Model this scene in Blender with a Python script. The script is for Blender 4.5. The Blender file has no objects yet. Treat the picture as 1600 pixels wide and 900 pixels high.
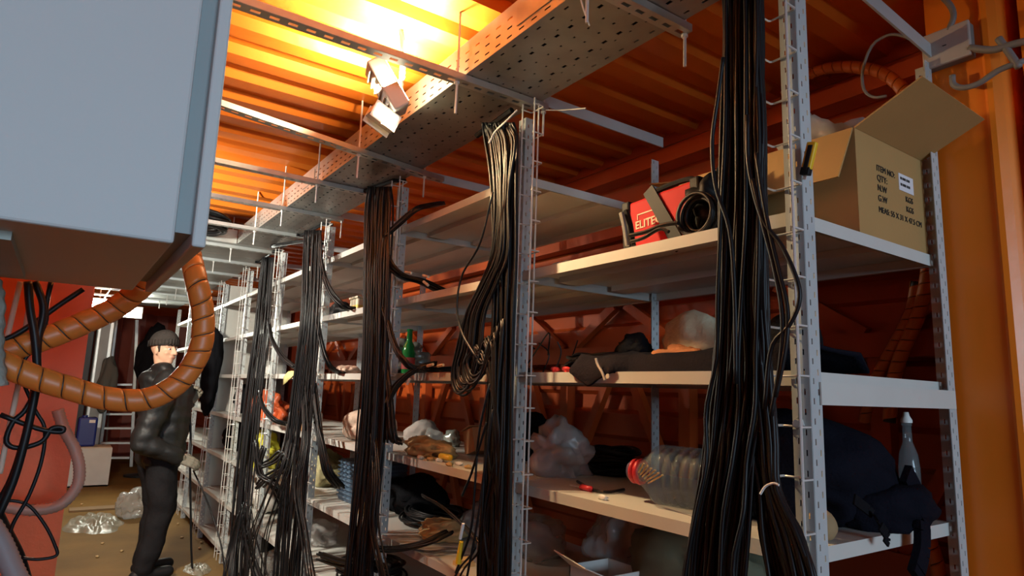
import bpy, bmesh, math, random
from mathutils import Vector, Matrix, noise
random.seed(7)
C = bpy.context.scene.collection
SC = bpy.context.scene
CAMZ = 1.45

# ------------------------------------------------------------------ camera
YAW, PITCH, ROLL, FPX = math.radians(34.639), math.radians(9.125), math.radians(1.996), 1003.33
_fw = Vector((-math.cos(YAW)*math.cos(PITCH), math.sin(YAW)*math.cos(PITCH), math.sin(PITCH)))
_r0 = _fw.cross(Vector((0, 0, 1))).normalized()
_u0 = _r0.cross(_fw)
_r = math.cos(ROLL)*_r0 + math.sin(ROLL)*_u0
_u = -math.sin(ROLL)*_r0 + math.cos(ROLL)*_u0
cd = bpy.data.cameras.new('camera')
cam = bpy.data.objects.new('camera', cd)
C.objects.link(cam)
cd.sensor_fit = 'HORIZONTAL'
cd.sensor_width = 36.0
cd.lens = 36.0*FPX/1600.0
cd.clip_start = 0.02
cam.matrix_world = Matrix(((_r.x, _u.x, -_fw.x, 0), (_r.y, _u.y, -_fw.y, 0), (_r.z, _u.z, -_fw.z, CAMZ), (0, 0, 0, 1)))
SC.camera = cam

# ------------------------------------------------------------------ world, light, exposure
SC.view_settings.view_transform = 'Standard'
SC.view_settings.look = 'None'
SC.view_settings.gamma = 1.0
SC.view_settings.use_curve_mapping = False
SC.view_settings.exposure = 0.0
try:
    SC.cycles.use_denoising = True
    SC.cycles.max_bounces = 8
    SC.cycles.transparent_max_bounces = 24
    SC.cycles.sample_clamp_indirect = 4.0
except Exception:
    pass
w = bpy.data.worlds.new('world')
SC.world = w
w.use_nodes = True
bg = w.node_tree.nodes['Background']
bg.inputs[0].default_value = (0.50, 0.72, 1.0, 1)
bg.inputs[1].default_value = 0.16


def area(name, loc, target, size, power, col, size_y=None):
    l = bpy.data.lights.new(name, 'AREA')
    l.energy = power
    l.color = col
    l.size = size
    if size_y:
        l.shape = 'RECTANGLE'
        l.size_y = size_y
    o = bpy.data.objects.new(name, l)
    C.objects.link(o)
    o.location = loc
    o.rotation_euler = (Vector(target)-Vector(loc)).to_track_quat('-Z', 'Y').to_euler()
    return o


# cool daylight falling in through the open container door behind the camera
area('door_daylight', (5.0, 0.3, 1.95), (-1.0, 0.3, 1.75), 2.4, 185.0, (0.58, 0.80, 1.0), 1.1)


# ------------------------------------------------------------------ pixel helper (a pixel of the 1600x900 photo on a plane)
def ray(x, y):
    return _fw + _r*((x-800)/FPX) - _u*((y-450)/FPX)


def onX(x, y, X):
    d = ray(x, y)
    return Vector((0, 0, CAMZ)) + d*(X/d.x)


def onY(x, y, Y):
    d = ray(x, y)
    return Vector((0, 0, CAMZ)) + d*(Y/d.y)


def onZ(x, y, Z):
    d = ray(x, y)
    return Vector((0, 0, CAMZ)) + d*((Z-CAMZ)/d.z)


# ------------------------------------------------------------------ materials
MATS = {}


def mat(name, col, rough=0.5, metal=0.0, var=0.12, scale=6.0, bump=0.0, bscale=40.0, spec=0.5, emit=None, estr=0.0, trans=0.0):
    if name in MATS:
        return MATS[name]
    m = bpy.data.materials.new(name)
    m.use_nodes = True
    nt = m.node_tree
    b = nt.nodes['Principled BSDF']
    b.inputs['Roughness'].default_value = rough
    b.inputs['Metallic'].default_value = metal
    b.inputs['Specular IOR Level'].default_value = spec
    tc = nt.nodes.new('ShaderNodeTexCoord')
    nz = nt.nodes.new('ShaderNodeTexNoise')
    nz.inputs['Scale'].default_value = scale
    nz.inputs['Detail'].default_value = 5
    nt.links.new(tc.outputs['Object'], nz.inputs['Vector'])
    mx = nt.nodes.new('ShaderNodeMix')
    mx.data_type = 'RGBA'
    mx.inputs[6].default_value = tuple(c*(1-var) for c in col)+(1,)
    mx.inputs[7].default_value = tuple(min(1, c*(1+var)) for c in col)+(1,)
    nt.links.new(nz.outputs['Fac'], mx.inputs[0])
    nt.links.new(mx.outputs[2], b.inputs['Base Color'])
    if bump:
        n2 = nt.nodes.new('ShaderNodeTexNoise')
        n2.inputs['Scale'].default_value = bscale
        n2.inputs['Detail'].default_value = 4
        nt.links.new(tc.outputs['Object'], n2.inputs['Vector'])
        bp = nt.nodes.new('ShaderNodeBump')
        bp.inputs['Strength'].default_value = bump
        bp.inputs['Distance'].default_value = 0.01
        nt.links.new(n2.outputs['Fac'], bp.inputs['Height'])
        nt.links.new(bp.outputs['Normal'], b.inputs['Normal'])
    if emit:
        b.inputs['Emission Color'].default_value = tuple(emit)+(1,)
        b.inputs['Emission Strength'].default_value = estr
    if trans:
        b.inputs['Transmission Weight'].default_value = trans
    MATS[name] = m
    return m


def film(name, col, alpha, rough=0.15):
    """clear plastic: part see-through, part glossy"""
    if name in MATS:
        return MATS[name]
    m = bpy.data.materials.new(name)
    m.use_nodes = True
    nt = m.node_tree
    b = nt.nodes['Principled BSDF']
    b.inputs['Base Color'].default_value = tuple(col)+(1,)
    b.inputs['Roughness'].default_value = rough
    b.inputs['Specular IOR Level'].default_value = 0.8
    b.inputs['Alpha'].default_value = alpha
    tc = nt.nodes.new('ShaderNodeTexCoord')
    nz = nt.nodes.new('ShaderNodeTexNoise')
    nz.inputs['Scale'].default_value = 25
    nt.links.new(tc.outputs['Object'], nz.inputs['Vector'])
    bp = nt.nodes.new('ShaderNodeBump')
    bp.inputs['Strength'].default_value = 0.25
    bp.inputs['Distance'].default_value = 0.01
    nt.links.new(nz.outputs['Fac'], bp.inputs['Height'])
    nt.links.new(bp.outputs['Normal'], b.inputs['Normal'])
    MATS[name] = m
    return m


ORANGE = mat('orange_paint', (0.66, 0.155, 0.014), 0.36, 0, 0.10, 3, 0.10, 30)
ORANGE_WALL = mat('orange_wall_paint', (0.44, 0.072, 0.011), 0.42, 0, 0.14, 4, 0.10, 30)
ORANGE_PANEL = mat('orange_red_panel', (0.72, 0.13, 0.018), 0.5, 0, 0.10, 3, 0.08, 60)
GALV = mat('galvanised_steel', (0.52, 0.53, 0.50), 0.36, 0.75, 0.22, 14, 0.05, 60)
GALV_DARK = mat('dull_galvanised_steel', (0.36, 0.36, 0.34), 0.42, 0.7, 0.3, 9, 0.05, 60)
WIRE = mat('bright_wire', (0.78, 0.78, 0.74), 0.35, 0.35, 0.1, 20)
SHELFM = mat('grey_shelf_enamel', (0.60, 0.585, 0.54), 0.42, 0.0, 0.10, 7, 0.03, 50)
POSTM = mat('grey_post_enamel', (0.50, 0.53, 0.53), 0.42, 0.1, 0.14, 9, 0.03, 60)
CABM = mat('cabinet_grey_enamel', (0.55, 0.60, 0.60), 0.55, 0, 0.03, 3, 0.03, 160)
BLACKC = mat('black_cable_jacket', (0.009, 0.009, 0.010), 0.42, 0, 0.3, 8, 0.0, 40, 0.26)
BLACKC2 = mat('black_rubber', (0.010, 0.010, 0.011), 0.55, 0, 0.3, 8, spec=0.2)
FLOORM = mat('brown_plywood_floor', (0.17, 0.095, 0.026), 0.85, 0, 0.45, 2.2, 0.25, 25, 0.15)
HOSEM = mat('orange_spiral_wrap', (0.66, 0.185, 0.03), 0.42, 0, 0.12, 10)
HOSECORE = mat('dark_hose_core', (0.05, 0.03, 0.02), 0.6)
CARD = mat('brown_cardboard', (0.42, 0.235, 0.08), 0.75, 0, 0.12, 5, 0.05, 80)
INK = mat('black_print', (0.03, 0.025, 0.02), 0.8)
WHITEP = mat('white_plastic', (0.75, 0.74, 0.70), 0.45)
BAGW = film('white_bag_film', (0.62, 0.60, 0.58), 0.5, 0.3)
BAGC = film('clear_bag_film', (0.5, 0.5, 0.48), 0.45, 0.18)
PET = film('clear_bottle_plastic', (0.24, 0.30, 0.31), 0.30, 0.10)
RED = mat('red_enamel', (0.50, 0.010, 0.012), 0.6, spec=0.15)
REDP = mat('red_plastic', (0.62, 0.03, 0.04), 0.4)
YELLOW = mat('yellow_plastic', (0.80, 0.48, 0.02), 0.4)
DARKCLOTH = mat('dark_blue_cloth', (0.006, 0.006, 0.011), 0.9, 0, 0.3, 20, 0.3, 120, spec=0.08)
BLACKCLOTH = mat('black_cloth', (0.008, 0.008, 0.010), 0.9, 0, 0.3, 20, 0.3, 120, spec=0.08)
CREAMCLOTH = mat('cream_cloth', (0.48, 0.40, 0.27), 0.85, 0, 0.15, 12, 0.3, 90)
BROWNCLOTH = mat('rust_brown_cloth', (0.36, 0.12, 0.035), 0.8, 0, 0.2, 12, 0.3, 90)
PINKCLOTH = mat('pale_pink_cloth', (0.55, 0.40, 0.31), 0.85, 0, 0.12, 12, 0.3, 70)
TAN = mat('tan_paper', (0.50, 0.33, 0.14), 0.8, 0, 0.25, 14, 0.2, 60)
SKIN = mat('skin', (0.60, 0.34, 0.22), 0.5, 0, 0.08, 12)
JACKET = mat('black_padded_jacket', (0.012, 0.012, 0.012), 0.5, 0, 0.3, 9, 0.25, 45, spec=0.25)
TROUSER = mat('dark_work_trousers', (0.013, 0.012, 0.013), 0.8, 0, 0.4, 9, 0.3, 60, spec=0.08)
BEANIE = mat('charcoal_knit', (0.045, 0.038, 0.034), 0.9, 0, 0.2, 60, 0.5, 160, spec=0.08)
GLOVE = mat('grey_work_glove', (0.19, 0.17, 0.13), 0.85, 0, 0.2, 30, 0.4, 120)
LAMPGREY = mat('grey_lamp_housing', (0.42, 0.40, 0.37), 0.45, 0.2, 0.08, 10)


# ------------------------------------------------------------------ object helpers
def tag(o, label, cat, group=None, kind=None):
    o['label'] = label
    o['category'] = cat
    if group:
        o['group'] = group
    if kind:
        o['kind'] = kind
    return o


def thing(name, label, cat, loc, group=None):
    o = bpy.data.objects.new(name, None)
    o.empty_display_size = 0.05
    C.objects.link(o)
    o.location = loc
    o['wl'] = list(loc)
    return tag(o, label, cat, group)


def link(name, me, m=None, parent=None, smooth=False, label=None):
    """me in world coordinates; becomes a child of parent (stored relative to the parent's base)"""
    o = bpy.data.objects.new(name, me)
    C.objects.link(o)
    if m is not None:
        me.materials.append(m)
    if parent is not None:
        off = Vector(parent['wl'])
        me.transform(Matrix.Translation(-off))
        o.parent = parent
        o['wl'] = list(off)
    else:
        xs = [v.co for v in me.vertices]
        if xs:
            base = Vector((sum(v.x for v in xs)/len(xs), sum(v.y for v in xs)/len(xs), min(v.z for v in xs)))
            me.transform(Matrix.Translation(-base))
            o.location = base
            o['wl'] = list(base)
    if smooth:
        for p in me.polygons:
            p.use_smooth = True
    if label:
        o['label'] = label
    return o


class MB:
    def __init__(s):
        s.v = []
        s.f = []

    def add(s, vs, fs):
        n = len(s.v)
        s.v += [tuple(v) for v in vs]
        s.f += [tuple(i+n for i in f) for f in fs]

    def box(s, a, b, rot=None, piv=None):
        x0, y0, z0 = a
        x1, y1, z1 = b
        vs = [Vector(p) for p in ((x0, y0, z0), (x1, y0, z0), (x1, y1, z0), (x0, y1, z0), (x0, y0, z1), (x1, y0, z1), (x1, y1, z1), (x0, y1, z1))]
        if rot is not None:
            pv = Vector(piv) if piv is not None else (Vector(a)+Vector(b))/2
            vs = [rot @ (v-pv)+pv for v in vs]
        s.add(vs, [(0, 3, 2, 1), (4, 5, 6, 7), (0, 1, 5, 4), (1, 2, 6, 5), (2, 3, 7, 6), (3, 0, 4, 7)])

    def obox(s, c, ax, ay, az):
        """box from centre and three half-axis vectors"""
        c, ax, ay, az = Vector(c), Vector(ax), Vector(ay), Vector(az)
        vs = [c+ax*i+ay*j+az*k for k in (-1, 1) for i, j in ((-1, -1), (1, -1), (1, 1), (-1, 1))]
        s.add(vs, [(0, 3, 2, 1), (4, 5, 6, 7), (0, 1, 5, 4), (1, 2, 6, 5), (2, 3, 7, 6), (3, 0, 4, 7)])

    def tube(s, pts, r, n=6, cap=True):
        pts = [Vector(p) for p in pts]
        rr = r if isinstance(r, (list, tuple)) else [r]*len(pts)
        t = (pts[1]-pts[0]).normalized()
        a = t.cross(Vector((0, 0, 1)) if abs(t.z) < 0.9 else Vector((1, 0, 0))).normalized()
        vs, fs = [], []
        L = len(pts)
        for i, p in enumerate(pts):
            t = (pts[min(i+1, L-1)]-pts[max(i-1, 0)])
            if t.length < 1e-9:
                t = Vector((0, 0, 1))
            t.normalize()
            a = (a-t*a.dot(t))
            if a.length < 1e-6:
                a = t.orthogonal()
            a.normalize()
            b = t.cross(a)
            for k in range(n):
                an = 2*math.pi*k/n
                vs.append(p+(a*math.cos(an)+b*math.sin(an))*rr[i])
        for i in range(L-1):
            for k in range(n):
                k2 = (k+1) % n
                fs.append((i*n+k, i*n+k2, (i+1)*n+k2, (i+1)*n+k))
        if cap:
            fs.append(tuple(range(n-1, -1, -1)))
            fs.append(tuple((L-1)*n+k for k in range(n)))
        s.add(vs, fs)

    def lathe(s, base, axis, prof, n=20):
        """prof: (r, h) pairs along axis"""
        base, axis = Vector(base), Vector(axis).normalized()
        a = axis.orthogonal().normalized()
        b = axis.cross(a)
        vs, fs = [], []
        for r, h in prof:
            for k in range(n):
                an = 2*math.pi*k/n
                vs.append(base+axis*h+(a*math.cos(an)+b*math.sin(an))*r)
        for i in range(len(prof)-1):
            for k in range(n):
                k2 = (k+1) % n
                fs.append((i*n+k, i*n+k2, (i+1)*n+k2, (i+1)*n+k))
        s.add(vs, fs)

    def ellip(s, c, r, nu=14, nv=9, rot=None):
        c = Vector(c)
        r = Vector(r) if not isinstance(r, (int, float)) else Vector((r, r, r))
        vs = []
        for j in range(nv+1):
            th = math.pi*j/nv
            for k in range(nu):
                ph = 2*math.pi*k/nu
                v = Vector((r.x*math.sin(th)*math.cos(ph), r.y*math.sin(th)*math.sin(ph), r.z*math.cos(th)))
                if rot is not None:
                    v = rot @ v
                vs.append(c+v)
        fs = []
        for j in range(nv):
            for k in range(nu):
                k2 = (k+1) % nu
                fs.append((j*nu+k, (j+1)*nu+k, (j+1)*nu+k2, j*nu+k2))
        s.add(vs, fs)

    def me(s, name='m'):
        me = bpy.data.meshes.new(name)
        me.from_pydata(s.v, [], s.f)
        me.update()
        return me

    def build(s, name, m, parent=None, smooth=False, label=None, bevel=0.0):
        o = link(name, s.me(name), m, parent, smooth, label)
        if bevel:
            bv = o.modifiers.new('bevel', 'BEVEL')
            bv.width = bevel
            bv.segments = 2
            bv.limit_method = 'ANGLE'
        return o


def catmull(pts, n):
    pts = [Vector(p) for p in pts]
    P = [pts[0]*2-pts[1]]+pts+[pts[-1]*2-pts[-2]]
    out = []
    seg = len(pts)-1
    for i in range(n+1):
        t = i/n*seg
        k = min(int(t), seg-1)
        f = t-k
        a, b, c, d = P[k], P[k+1], P[k+2], P[k+3]
        out.append(0.5*((2*b)+(c-a)*f+(2*a-5*b+4*c-d)*f*f+(3*b-a-3*c+d)*f**3))
    return out


def solid(o, th, off=0.0):
    m = o.modifiers.new('solidify', 'SOLIDIFY')
    m.thickness = th
    m.offset = off
    return o


def bake(o):
    """apply an object's modifiers into its own mesh"""
    dg = bpy.context.evaluated_depsgraph_get()
    dg.update()
    me = bpy.data.meshes.new_from_object(o.evaluated_get(dg))
    o.modifiers.clear()
    o.data = me
    return o


def copy_tree(root, delta, label=None, group=None):
    r = root.copy()
    C.objects.link(r)
    r.location = Vector(root.location)+Vector(delta)
    r['wl'] = list(r.location)
    if label:
        r['label'] = label
    if group:
        r['group'] = group
    for ch in list(root.children):
        c = ch.copy()
        C.objects.link(c)
        c.parent = r
        for g in list(ch.children):
            d = g.copy()
            C.objects.link(d)
            d.parent = c
    return r


def struct(mb, name, m, smooth=False, parent=None):
    o = mb.build(name, m, parent, smooth)
    if parent is None:
        o['kind'] = 'structure'
    return o


def lump(name, c, size, m, seed, rough=0.3, freq=3.0, parent=None, base=None, sub=4, crease=0.5, rotz=0.0, flat=False):
    """crumpled soft body sitting on its base"""
    bm = bmesh.new()
    bmesh.ops.create_icosphere(bm, subdivisions=sub, radius=1.0)
    s = Vector((seed*3.1, seed*1.7, seed*0.9))
    cz = base if base is not None else c[2]-size[2]
    R = Matrix.Rotation(rotz, 3, 'Z')
    for v in bm.verts:
        p = v.co.copy()
        n1 = noise.fractal(p*freq*0.5+s, 1.0, 2.0, 3)
        n2 = abs(noise.noise(p*freq+s*2))-0.25
        n3 = abs(noise.noise(p*freq*2.3+s*3))-0.25
        k = 1+rough*n1-crease*rough*(n2*1.3+n3*0.7)
        q = Vector((p.x*size[0]*k, p.y*size[1]*k, p.z*size[2]*k))
        q = R @ q + Vector(c)
        if q.z < cz:
            q.z = cz+0.0005
        v.co = q
    me = bpy.data.meshes.new(name)
    bm.to_mesh(me)
    bm.free()
    return link(name, me, m, parent, not flat)


def blob(name, parts, m, voxel, smooth_it=4, parent=None, disp=None):
    """union of tapered capsules / ellipsoids into one continuous surface"""
    mb = MB()
    for p in parts:
        if p[0] == 'c':
            a, ra, b, rb = Vector(p[1]), p[2], Vector(p[3]), p[4]
            pts, rs = [], []
            d = (b-a)
            L = d.length
            d.normalize()
            for k in range(5):
                an = math.pi/2*k/5
                pts.append(a-d*ra*math.cos(an))
                rs.append(max(ra*math.sin(an), 1e-4))
            for k in range(7):
                f = k/6
                pts.append(a+d*L*f)
                rs.append(ra+(rb-ra)*f)
            for k in range(4, -1, -1):
                an = math.pi/2*k/5
                pts.append(b+d*rb*math.cos(an))
                rs.append(max(rb*math.sin(an), 1e-4))
            mb.tube(pts, rs, 14)
        else:
            mb.ellip(p[1], p[2], 18, 12, p[3] if len(p) > 3 else None)
    o = mb.build(name, m, parent, True)
    r = o.modifiers.new('remesh', 'REMESH')
    r.mode = 'VOXEL'
    r.voxel_size = voxel
    r.use_smooth_shade = True
    if smooth_it:
        sm = o.modifiers.new('smooth', 'SMOOTH')
        sm.factor = 0.5
        sm.iterations = smooth_it
    bake(o)
    if disp:
        me = o.data
        me.update()
        ns = [v.normal.copy() for v in me.vertices]
        for v, nn in zip(me.vertices, ns):
            v.co += nn*disp(v.co)
        me.update()
    for p in o.data.polygons:
        p.use_smooth = True
    return o


def text(name, body, size, m, parent, origin, xdir, ydir, extrude=0.0006, bold=0.0):
    cu = bpy.data.curves.new(name, 'FONT')
    cu.body = body
    cu.size = size
    cu.extrude = extrude
    cu.offset = bold
    o = bpy.data.objects.new(name, cu)
    C.objects.link(o)
    dg = bpy.context.evaluated_depsgraph_get()
    me = bpy.data.meshes.new_from_object(o.evaluated_get(dg))
    bpy.data.objects.remove(o)
    x, y = Vector(xdir).normalized(), Vector(ydir).normalized()
    z = x.cross(y)
    M = Matrix(((x.x, y.x, z.x, origin[0]), (x.y, y.y, z.y, origin[1]), (x.z, y.z, z.z, origin[2]), (0, 0, 0, 1)))
    me.transform(M)
    me.materials.clear()
    return link(name, me, m, parent)


def perf(nu, nv, pu, pv, ubreaks, vbreaks, holes, fmap):
    """grid sheet repeated nu x nv with true holes; ubreaks/vbreaks inside one pitch; holes = set of (ui, vi)"""
    us = [k*pu+u for k in range(nu) for u in ubreaks]+[nu*pu]
    vs_ = [k*pv+v for k in range(nv) for v in vbreaks]+[nv*pv]
    verts = [fmap(u, v) for v in vs_ for u in us]
    W = len(us)
    faces = []
    for j in range(len(vs_)-1):
        for i in range(W-1):
            if (i % len(ubreaks), j % len(vbreaks)) in holes:
                continue
            faces.append((j*W+i, j*W+i+1, (j+1)*W+i+1, (j+1)*W+i))
    return verts, faces


# ------------------------------------------------------------------ the container: floor, ceiling, walls
CEIL = 2.67
mb = MB()
mb.box((-14.3, -2.2, -0.05), (9.0, 2.9, 0.0))
struct(mb, 'floor', FLOORM)

# corrugated roof: trapezoid ribs running across the container
prof = []
x = -14.3
PITCH_R = 0.21
while x < 1.6:
    prof += [(x, 0.0), (x+0.075, 0.0), (x+0.10, 0.032), (x+0.185, 0.032)]
    x += PITCH_R
mb = MB()
for i, (px_, dz) in enumerate(prof):
    mb.v += [(px_, -2.2, CEIL+dz), (px_, 2.75, CEIL+dz)]
for i in range(len(prof)-1):
    mb.f.append((2*i, 2*i+1, 2*i+3, 2*i+2))
ce = struct(mb, 'ceiling', ORANGE)
solid(ce, 0.004, 1)

# back wall behind the racks: vertical panel with horizontal ribs, rails, studs and diagonal braces
BY = 2.24
mb = MB()
vz = []
z = 0.0
while z < 2.67:
    vz += [(z, 0.0), (z+0.10, 0.0), (z+0.12, 0.03), (z+0.19, 0.03)]
    z += 0.21
vz = [(min(a, 2.70), b) for a, b in vz]
for (zz, dy) in vz:
    mb.v += [(-14.3, BY+dy, zz), (1.6, BY+dy, zz)]
for i in range(len(vz)-1):
    mb.f.append((2*i, 2*i+2, 2*i+3, 2*i+1))
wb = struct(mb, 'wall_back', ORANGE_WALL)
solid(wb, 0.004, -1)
for k, (z0, z1, y0) in enumerate(((2.50, 2.56, 2.14), (2.22, 2.40, 2.17), (1.88, 1.94, 2.17), (1.60, 1.68, 2.17), (0.92, 1.00, 2.17), (0.10, 0.2, 2.17))):
    mb = MB()
    mb.box((-14.2, y0, z0), (-0.75, BY-0.002, z1))
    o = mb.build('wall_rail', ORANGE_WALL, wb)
x = -1.05
while x > -9.0:
    mb = MB()
    mb.box((x-0.03, 2.185, 1.0), (x+0.03, BY-0.002, 1.60))
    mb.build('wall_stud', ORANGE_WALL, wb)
    for (zl, zh) in ((1.00, 1.60), (1.68, 1.88), (0.2, 0.92)):
        for s in (-1, 1):
            mb = MB()
            xa, xb = x+s*0.04, x+s*0.36
            d = Vector((xb-xa, 0, zh-zl))
            n_ = Vector((-d.z, 0, d.x)).normalized()*0.022
            c = Vector(((xa+xb)/2, 2.205, (zl+zh)/2))
            mb.obox(c, d/2, n_, (0, 0.018, 0))
            mb.build('wall_brace', ORANGE_WALL, wb)
    x -= 0.80

# end wall, left walls
mb = MB()
n = 24
for i in range(n+1):
    yy = -2.2+4.6*i/n
    dx = 0.035 if i % 2 else 0.0
    mb.v += [(-14.2-dx, yy, 0), (-14.2-dx, yy, 2.72)]
for i in range(n):
    mb.f.append((2*i, 2*i+2, 2*i+3, 2*i+1))
ew = struct(mb, 'wall_end', mat('dark_red_wall', (0.30, 0.05, 0.02), 0.5, 0, 0.2, 3))
solid(ew, 0.004)
mb = MB()
mb.box((-3.0, -0.56, 0), (1.6, -0.50, 2.70))
struct(mb, 'wall_left', ORANGE_PANEL)
mb = MB()
mb.box((1.6, -2.2, 2.24), (1.66, 2.75, 2.72))
struct(mb, 'added_daylight_header', ORANGE_PANEL)  # unseen header, added to keep daylight off the ceiling
mb = MB()
mb.box((-14.2, -2.2, 0), (-3.06, -2.14, 2.70))
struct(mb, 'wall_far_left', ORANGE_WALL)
mb = MB()
mb.box((-3.06, -2.15, 0), (-3.0, 0.0735, 2.70))
mb.box((-3.18, 0.0335, 0), (-3.06, 0.0735, 2.70))
struct(mb, 'wall_partition', ORANGE_PANEL)

# folded steel column on the back wall beyond the end of the rack
mb = MB()
pts = [(-0.742, 2.24), (-0.742, 1.935), (-0.612, 1.935), (-0.604, 1.927), (-0.592, 1.93), (-0.575, 1.945), (-0.560, 1.965), (-0.556, 2.06), (-0.535, 2.06), (-0.530, 1.95), (-0.25, 1.95), (-0.25, 2.24)]
for (a, b) in pts:
    mb.v += [(a, b, 0), (a, b, 2.665)]
for i in range(len(pts)-1):
    mb.f.append((2*i, 2*i+2, 2*i+3, 2*i+1))
col = struct(mb, 'wall_column', mat('orange_column_lit', (0.90, 0.23, 0.016), 0.34, 0, 0.12, 2, 0.06, 20))  # same orange paint, its colour brightened for the light on the column
solid(col, 0.004, -1)

mb = MB()
mb.box((-6.95, 1.95, 0), (-6.80, 2.236, 2.665))
struct(mb, 'far_light_blocker', ORANGE_WALL)  # added block that stops far lamp light running along the back wall

# ------------------------------------------------------------------ racks
NB = 9
PX = [-0.745-1.012*k for k in range(NB+1)]
FY = 1.235
RY = 1.895
LV = [2.198, 1.850, 1.512, 1.162, 0.812, 0.462, 0.112]   # shelf tops, L1 (top) .. L7
PH = 2.43


def post_mesh(front):
    pit = 0.04
    ub = [0, 0.0095, 0.0135, 0.0265, 0.0305]
    vb = [0.0, 0.005, 0.017, 0.023, 0.035]
    holes = {(1, 1), (3, 3)}
    nv = int(PH/pit)
    s = -1 if front else 1
    mb = MB()
    # flange seen from the aisle, from -0.02 to +0.02 in x
    v, f = perf(1, nv, 0.04, pit, ub, vb, holes, lambda a, b: (a-0.02, 0.0, b))
    mb.add(v, f)
    v, f = perf(1, nv, 0.04, pit, ub, vb, holes, lambda a, b: (0.02, -s*a, b))
    mb.add(v, f)
    return mb.me('post')


pm_f, pm_r = post_mesh(True), post_mesh(False)
for m_ in (pm_f, pm_r):
    m_.materials.append(POSTM)


def add_post(parent, x, front):
    o = bpy.data.objects.new('post', pm_f if front else pm_r)
    C.objects.link(o)
    o.parent = parent
    o.location = Vector((x, FY if front else RY+0.012, 0))-Vector(parent['wl'])
    o['wl'] = list((x, FY if front else RY+0.012, 0))
    solid(o, 0.002, 0)
    return o


def shelf_mesh(w, d):
    mb = MB()
    t = 0.0012
    mb.box((-w/2, 0, -t), (w/2, d, 0))
    for (a, b) in (((-w/2, 0, -0.031), (w/2, t, -t)), ((-w/2, d-t, -0.031), (w/2, d, -t)),
                   ((-w/2, t, -0.031), (-w/2+t, d-t, -t)), ((w/2-t, t, -0.031), (w/2, d-t, -t)),
                   ((-w/2+t, t, -0.031), (w/2-t, 0.018, -0.0298)), ((-w/2+t, d-0.018, -0.031), (w/2-t, d-t, -0.0298))):
        mb.box(a, b)
    for yy in (d*0.3, d*0.68):       # hat-section stiffeners underneath
        mb.box((-w/2+0.03, yy-0.045, -0.022), (w/2-0.03, yy+0.045, -t))
    for sx in (-1, 1):              # bolts on the front lip
        mb.lathe((sx*(w/2-0.016), -0.0035, -0.016), (0, 1, 0), [(0.0001, 0), (0.004, 0), (0.0045, 0.0036)], 6)
    me = mb.me('shelf')
    me.materials.append(SHELFM)
    return me


SW = 1.012-0.006
shelf_me = shelf_mesh(SW, RY-FY-0.004)


def add_shelf(parent, xc, z):
    o = bpy.data.objects.new('shelf', shelf_me)
    C.objects.link(o)
    o.parent = parent
    o.location = Vector((xc, FY+0.003, z))-Vector(parent['wl'])
    o['wl'] = list((xc, FY+0.003, z))
    return o


rack_labels = [
    'grey shelving rack bay nearest the open end, holding the large cardboard box',
    'grey shelving rack bay holding the green glass bottle',
    'grey shelving rack bay holding the pale pink cloth bundle',
    'grey shelving rack bay holding the orange and blue drink bottle',
    'grey shelving rack bay holding the yellow bag, in front of the man',
]
for k in range(NB):
    xc = (PX[k]+PX[k+1])/2
    if k < 5:
        t = thing('shelving_rack', rack_labels[k], 'shelf rack', (xc, (FY+RY)/2, 0))
    else:
        t = thing('shelving_rack', ('sixth', 'seventh', 'eighth', 'ninth')[k-5]+' grey shelving rack bay from the open end, beyond the man', 'shelf rack', (xc, (FY+RY)/2, 0), 'far rack bays beyond the man')
    add_post(t, PX[k+1], True)
    add_post(t, PX[k+1], False)
    if k == 0:
        add_post(t, PX[0], True)
        add_post(t, PX[0], False)
    for i, z in enumerate(LV):
        if k == 0 and i == 0:
            continue
        add_shelf(t, xc, z)
    if k >= 6:
        mb = MB()
        mb.box((PX[k+1]+0.03, RY+0.016, 0.1), (PX[k]-0.03, RY+0.018, 2.40))
        mb.build('back_panel', SHELFM, t)
    if k == 6:
        mb = MB()
        mb.box((PX[k]-0.03, FY+0.04, 0.1), (PX[k]-0.028, RY, 2.40))
        mb.build('side_panel', SHELFM, t)
    # flat top bar from front post to rear post
    for xx in ([PX[k+1]] if k else [PX[1], PX[0]]):
        mb = MB()
        z0 = 2.462 if xx < -1 else 2.43
        if xx < -1:
            mb.box((xx+0.024, 1.26, z0), (xx+0.030, RY+0.03, z0+0.042))
        else:
            mb.obox((xx+0.0265, 1.575, 2.458), (0, 0.325, -0.026), (0.003, 0, 0), (0, 0, 0.020))
        mb.build('top_bar', POSTM, t)
    if k == 0:      # thick side beam and long bolts at the open end
        mb = MB()
        mb.box((PX[0]+0.0225, FY+0.03, LV[2]-0.068), (PX[0]+0.026, RY+0.0, LV[2]-0.022))
        mb.build('side_beam', SHELFM, t)
        mb = MB()
        mb.lathe((PX[0]-0.006, FY-0.012, 1.405), (0, 1, 0), [(0.0001, 0), (0.0085, 0.0), (0.0085, 0.008), (0.012, 0.009), (0.012, 0.0115)], 6)
        mb.build('bolt', WIRE, t)

# ------------------------------------------------------------------ wire ladders on the posts
ord_ = ['on the corner post at the open end of the rack', 'on the second post, beside the twisted cable bundle', 'on the third post, right of the green bottle bay',
        'on the fourth post, left of the pink cloth', 'on the fifth post, left of the orange drink bottle', 'on the sixth post, by the yellow bag']


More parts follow.
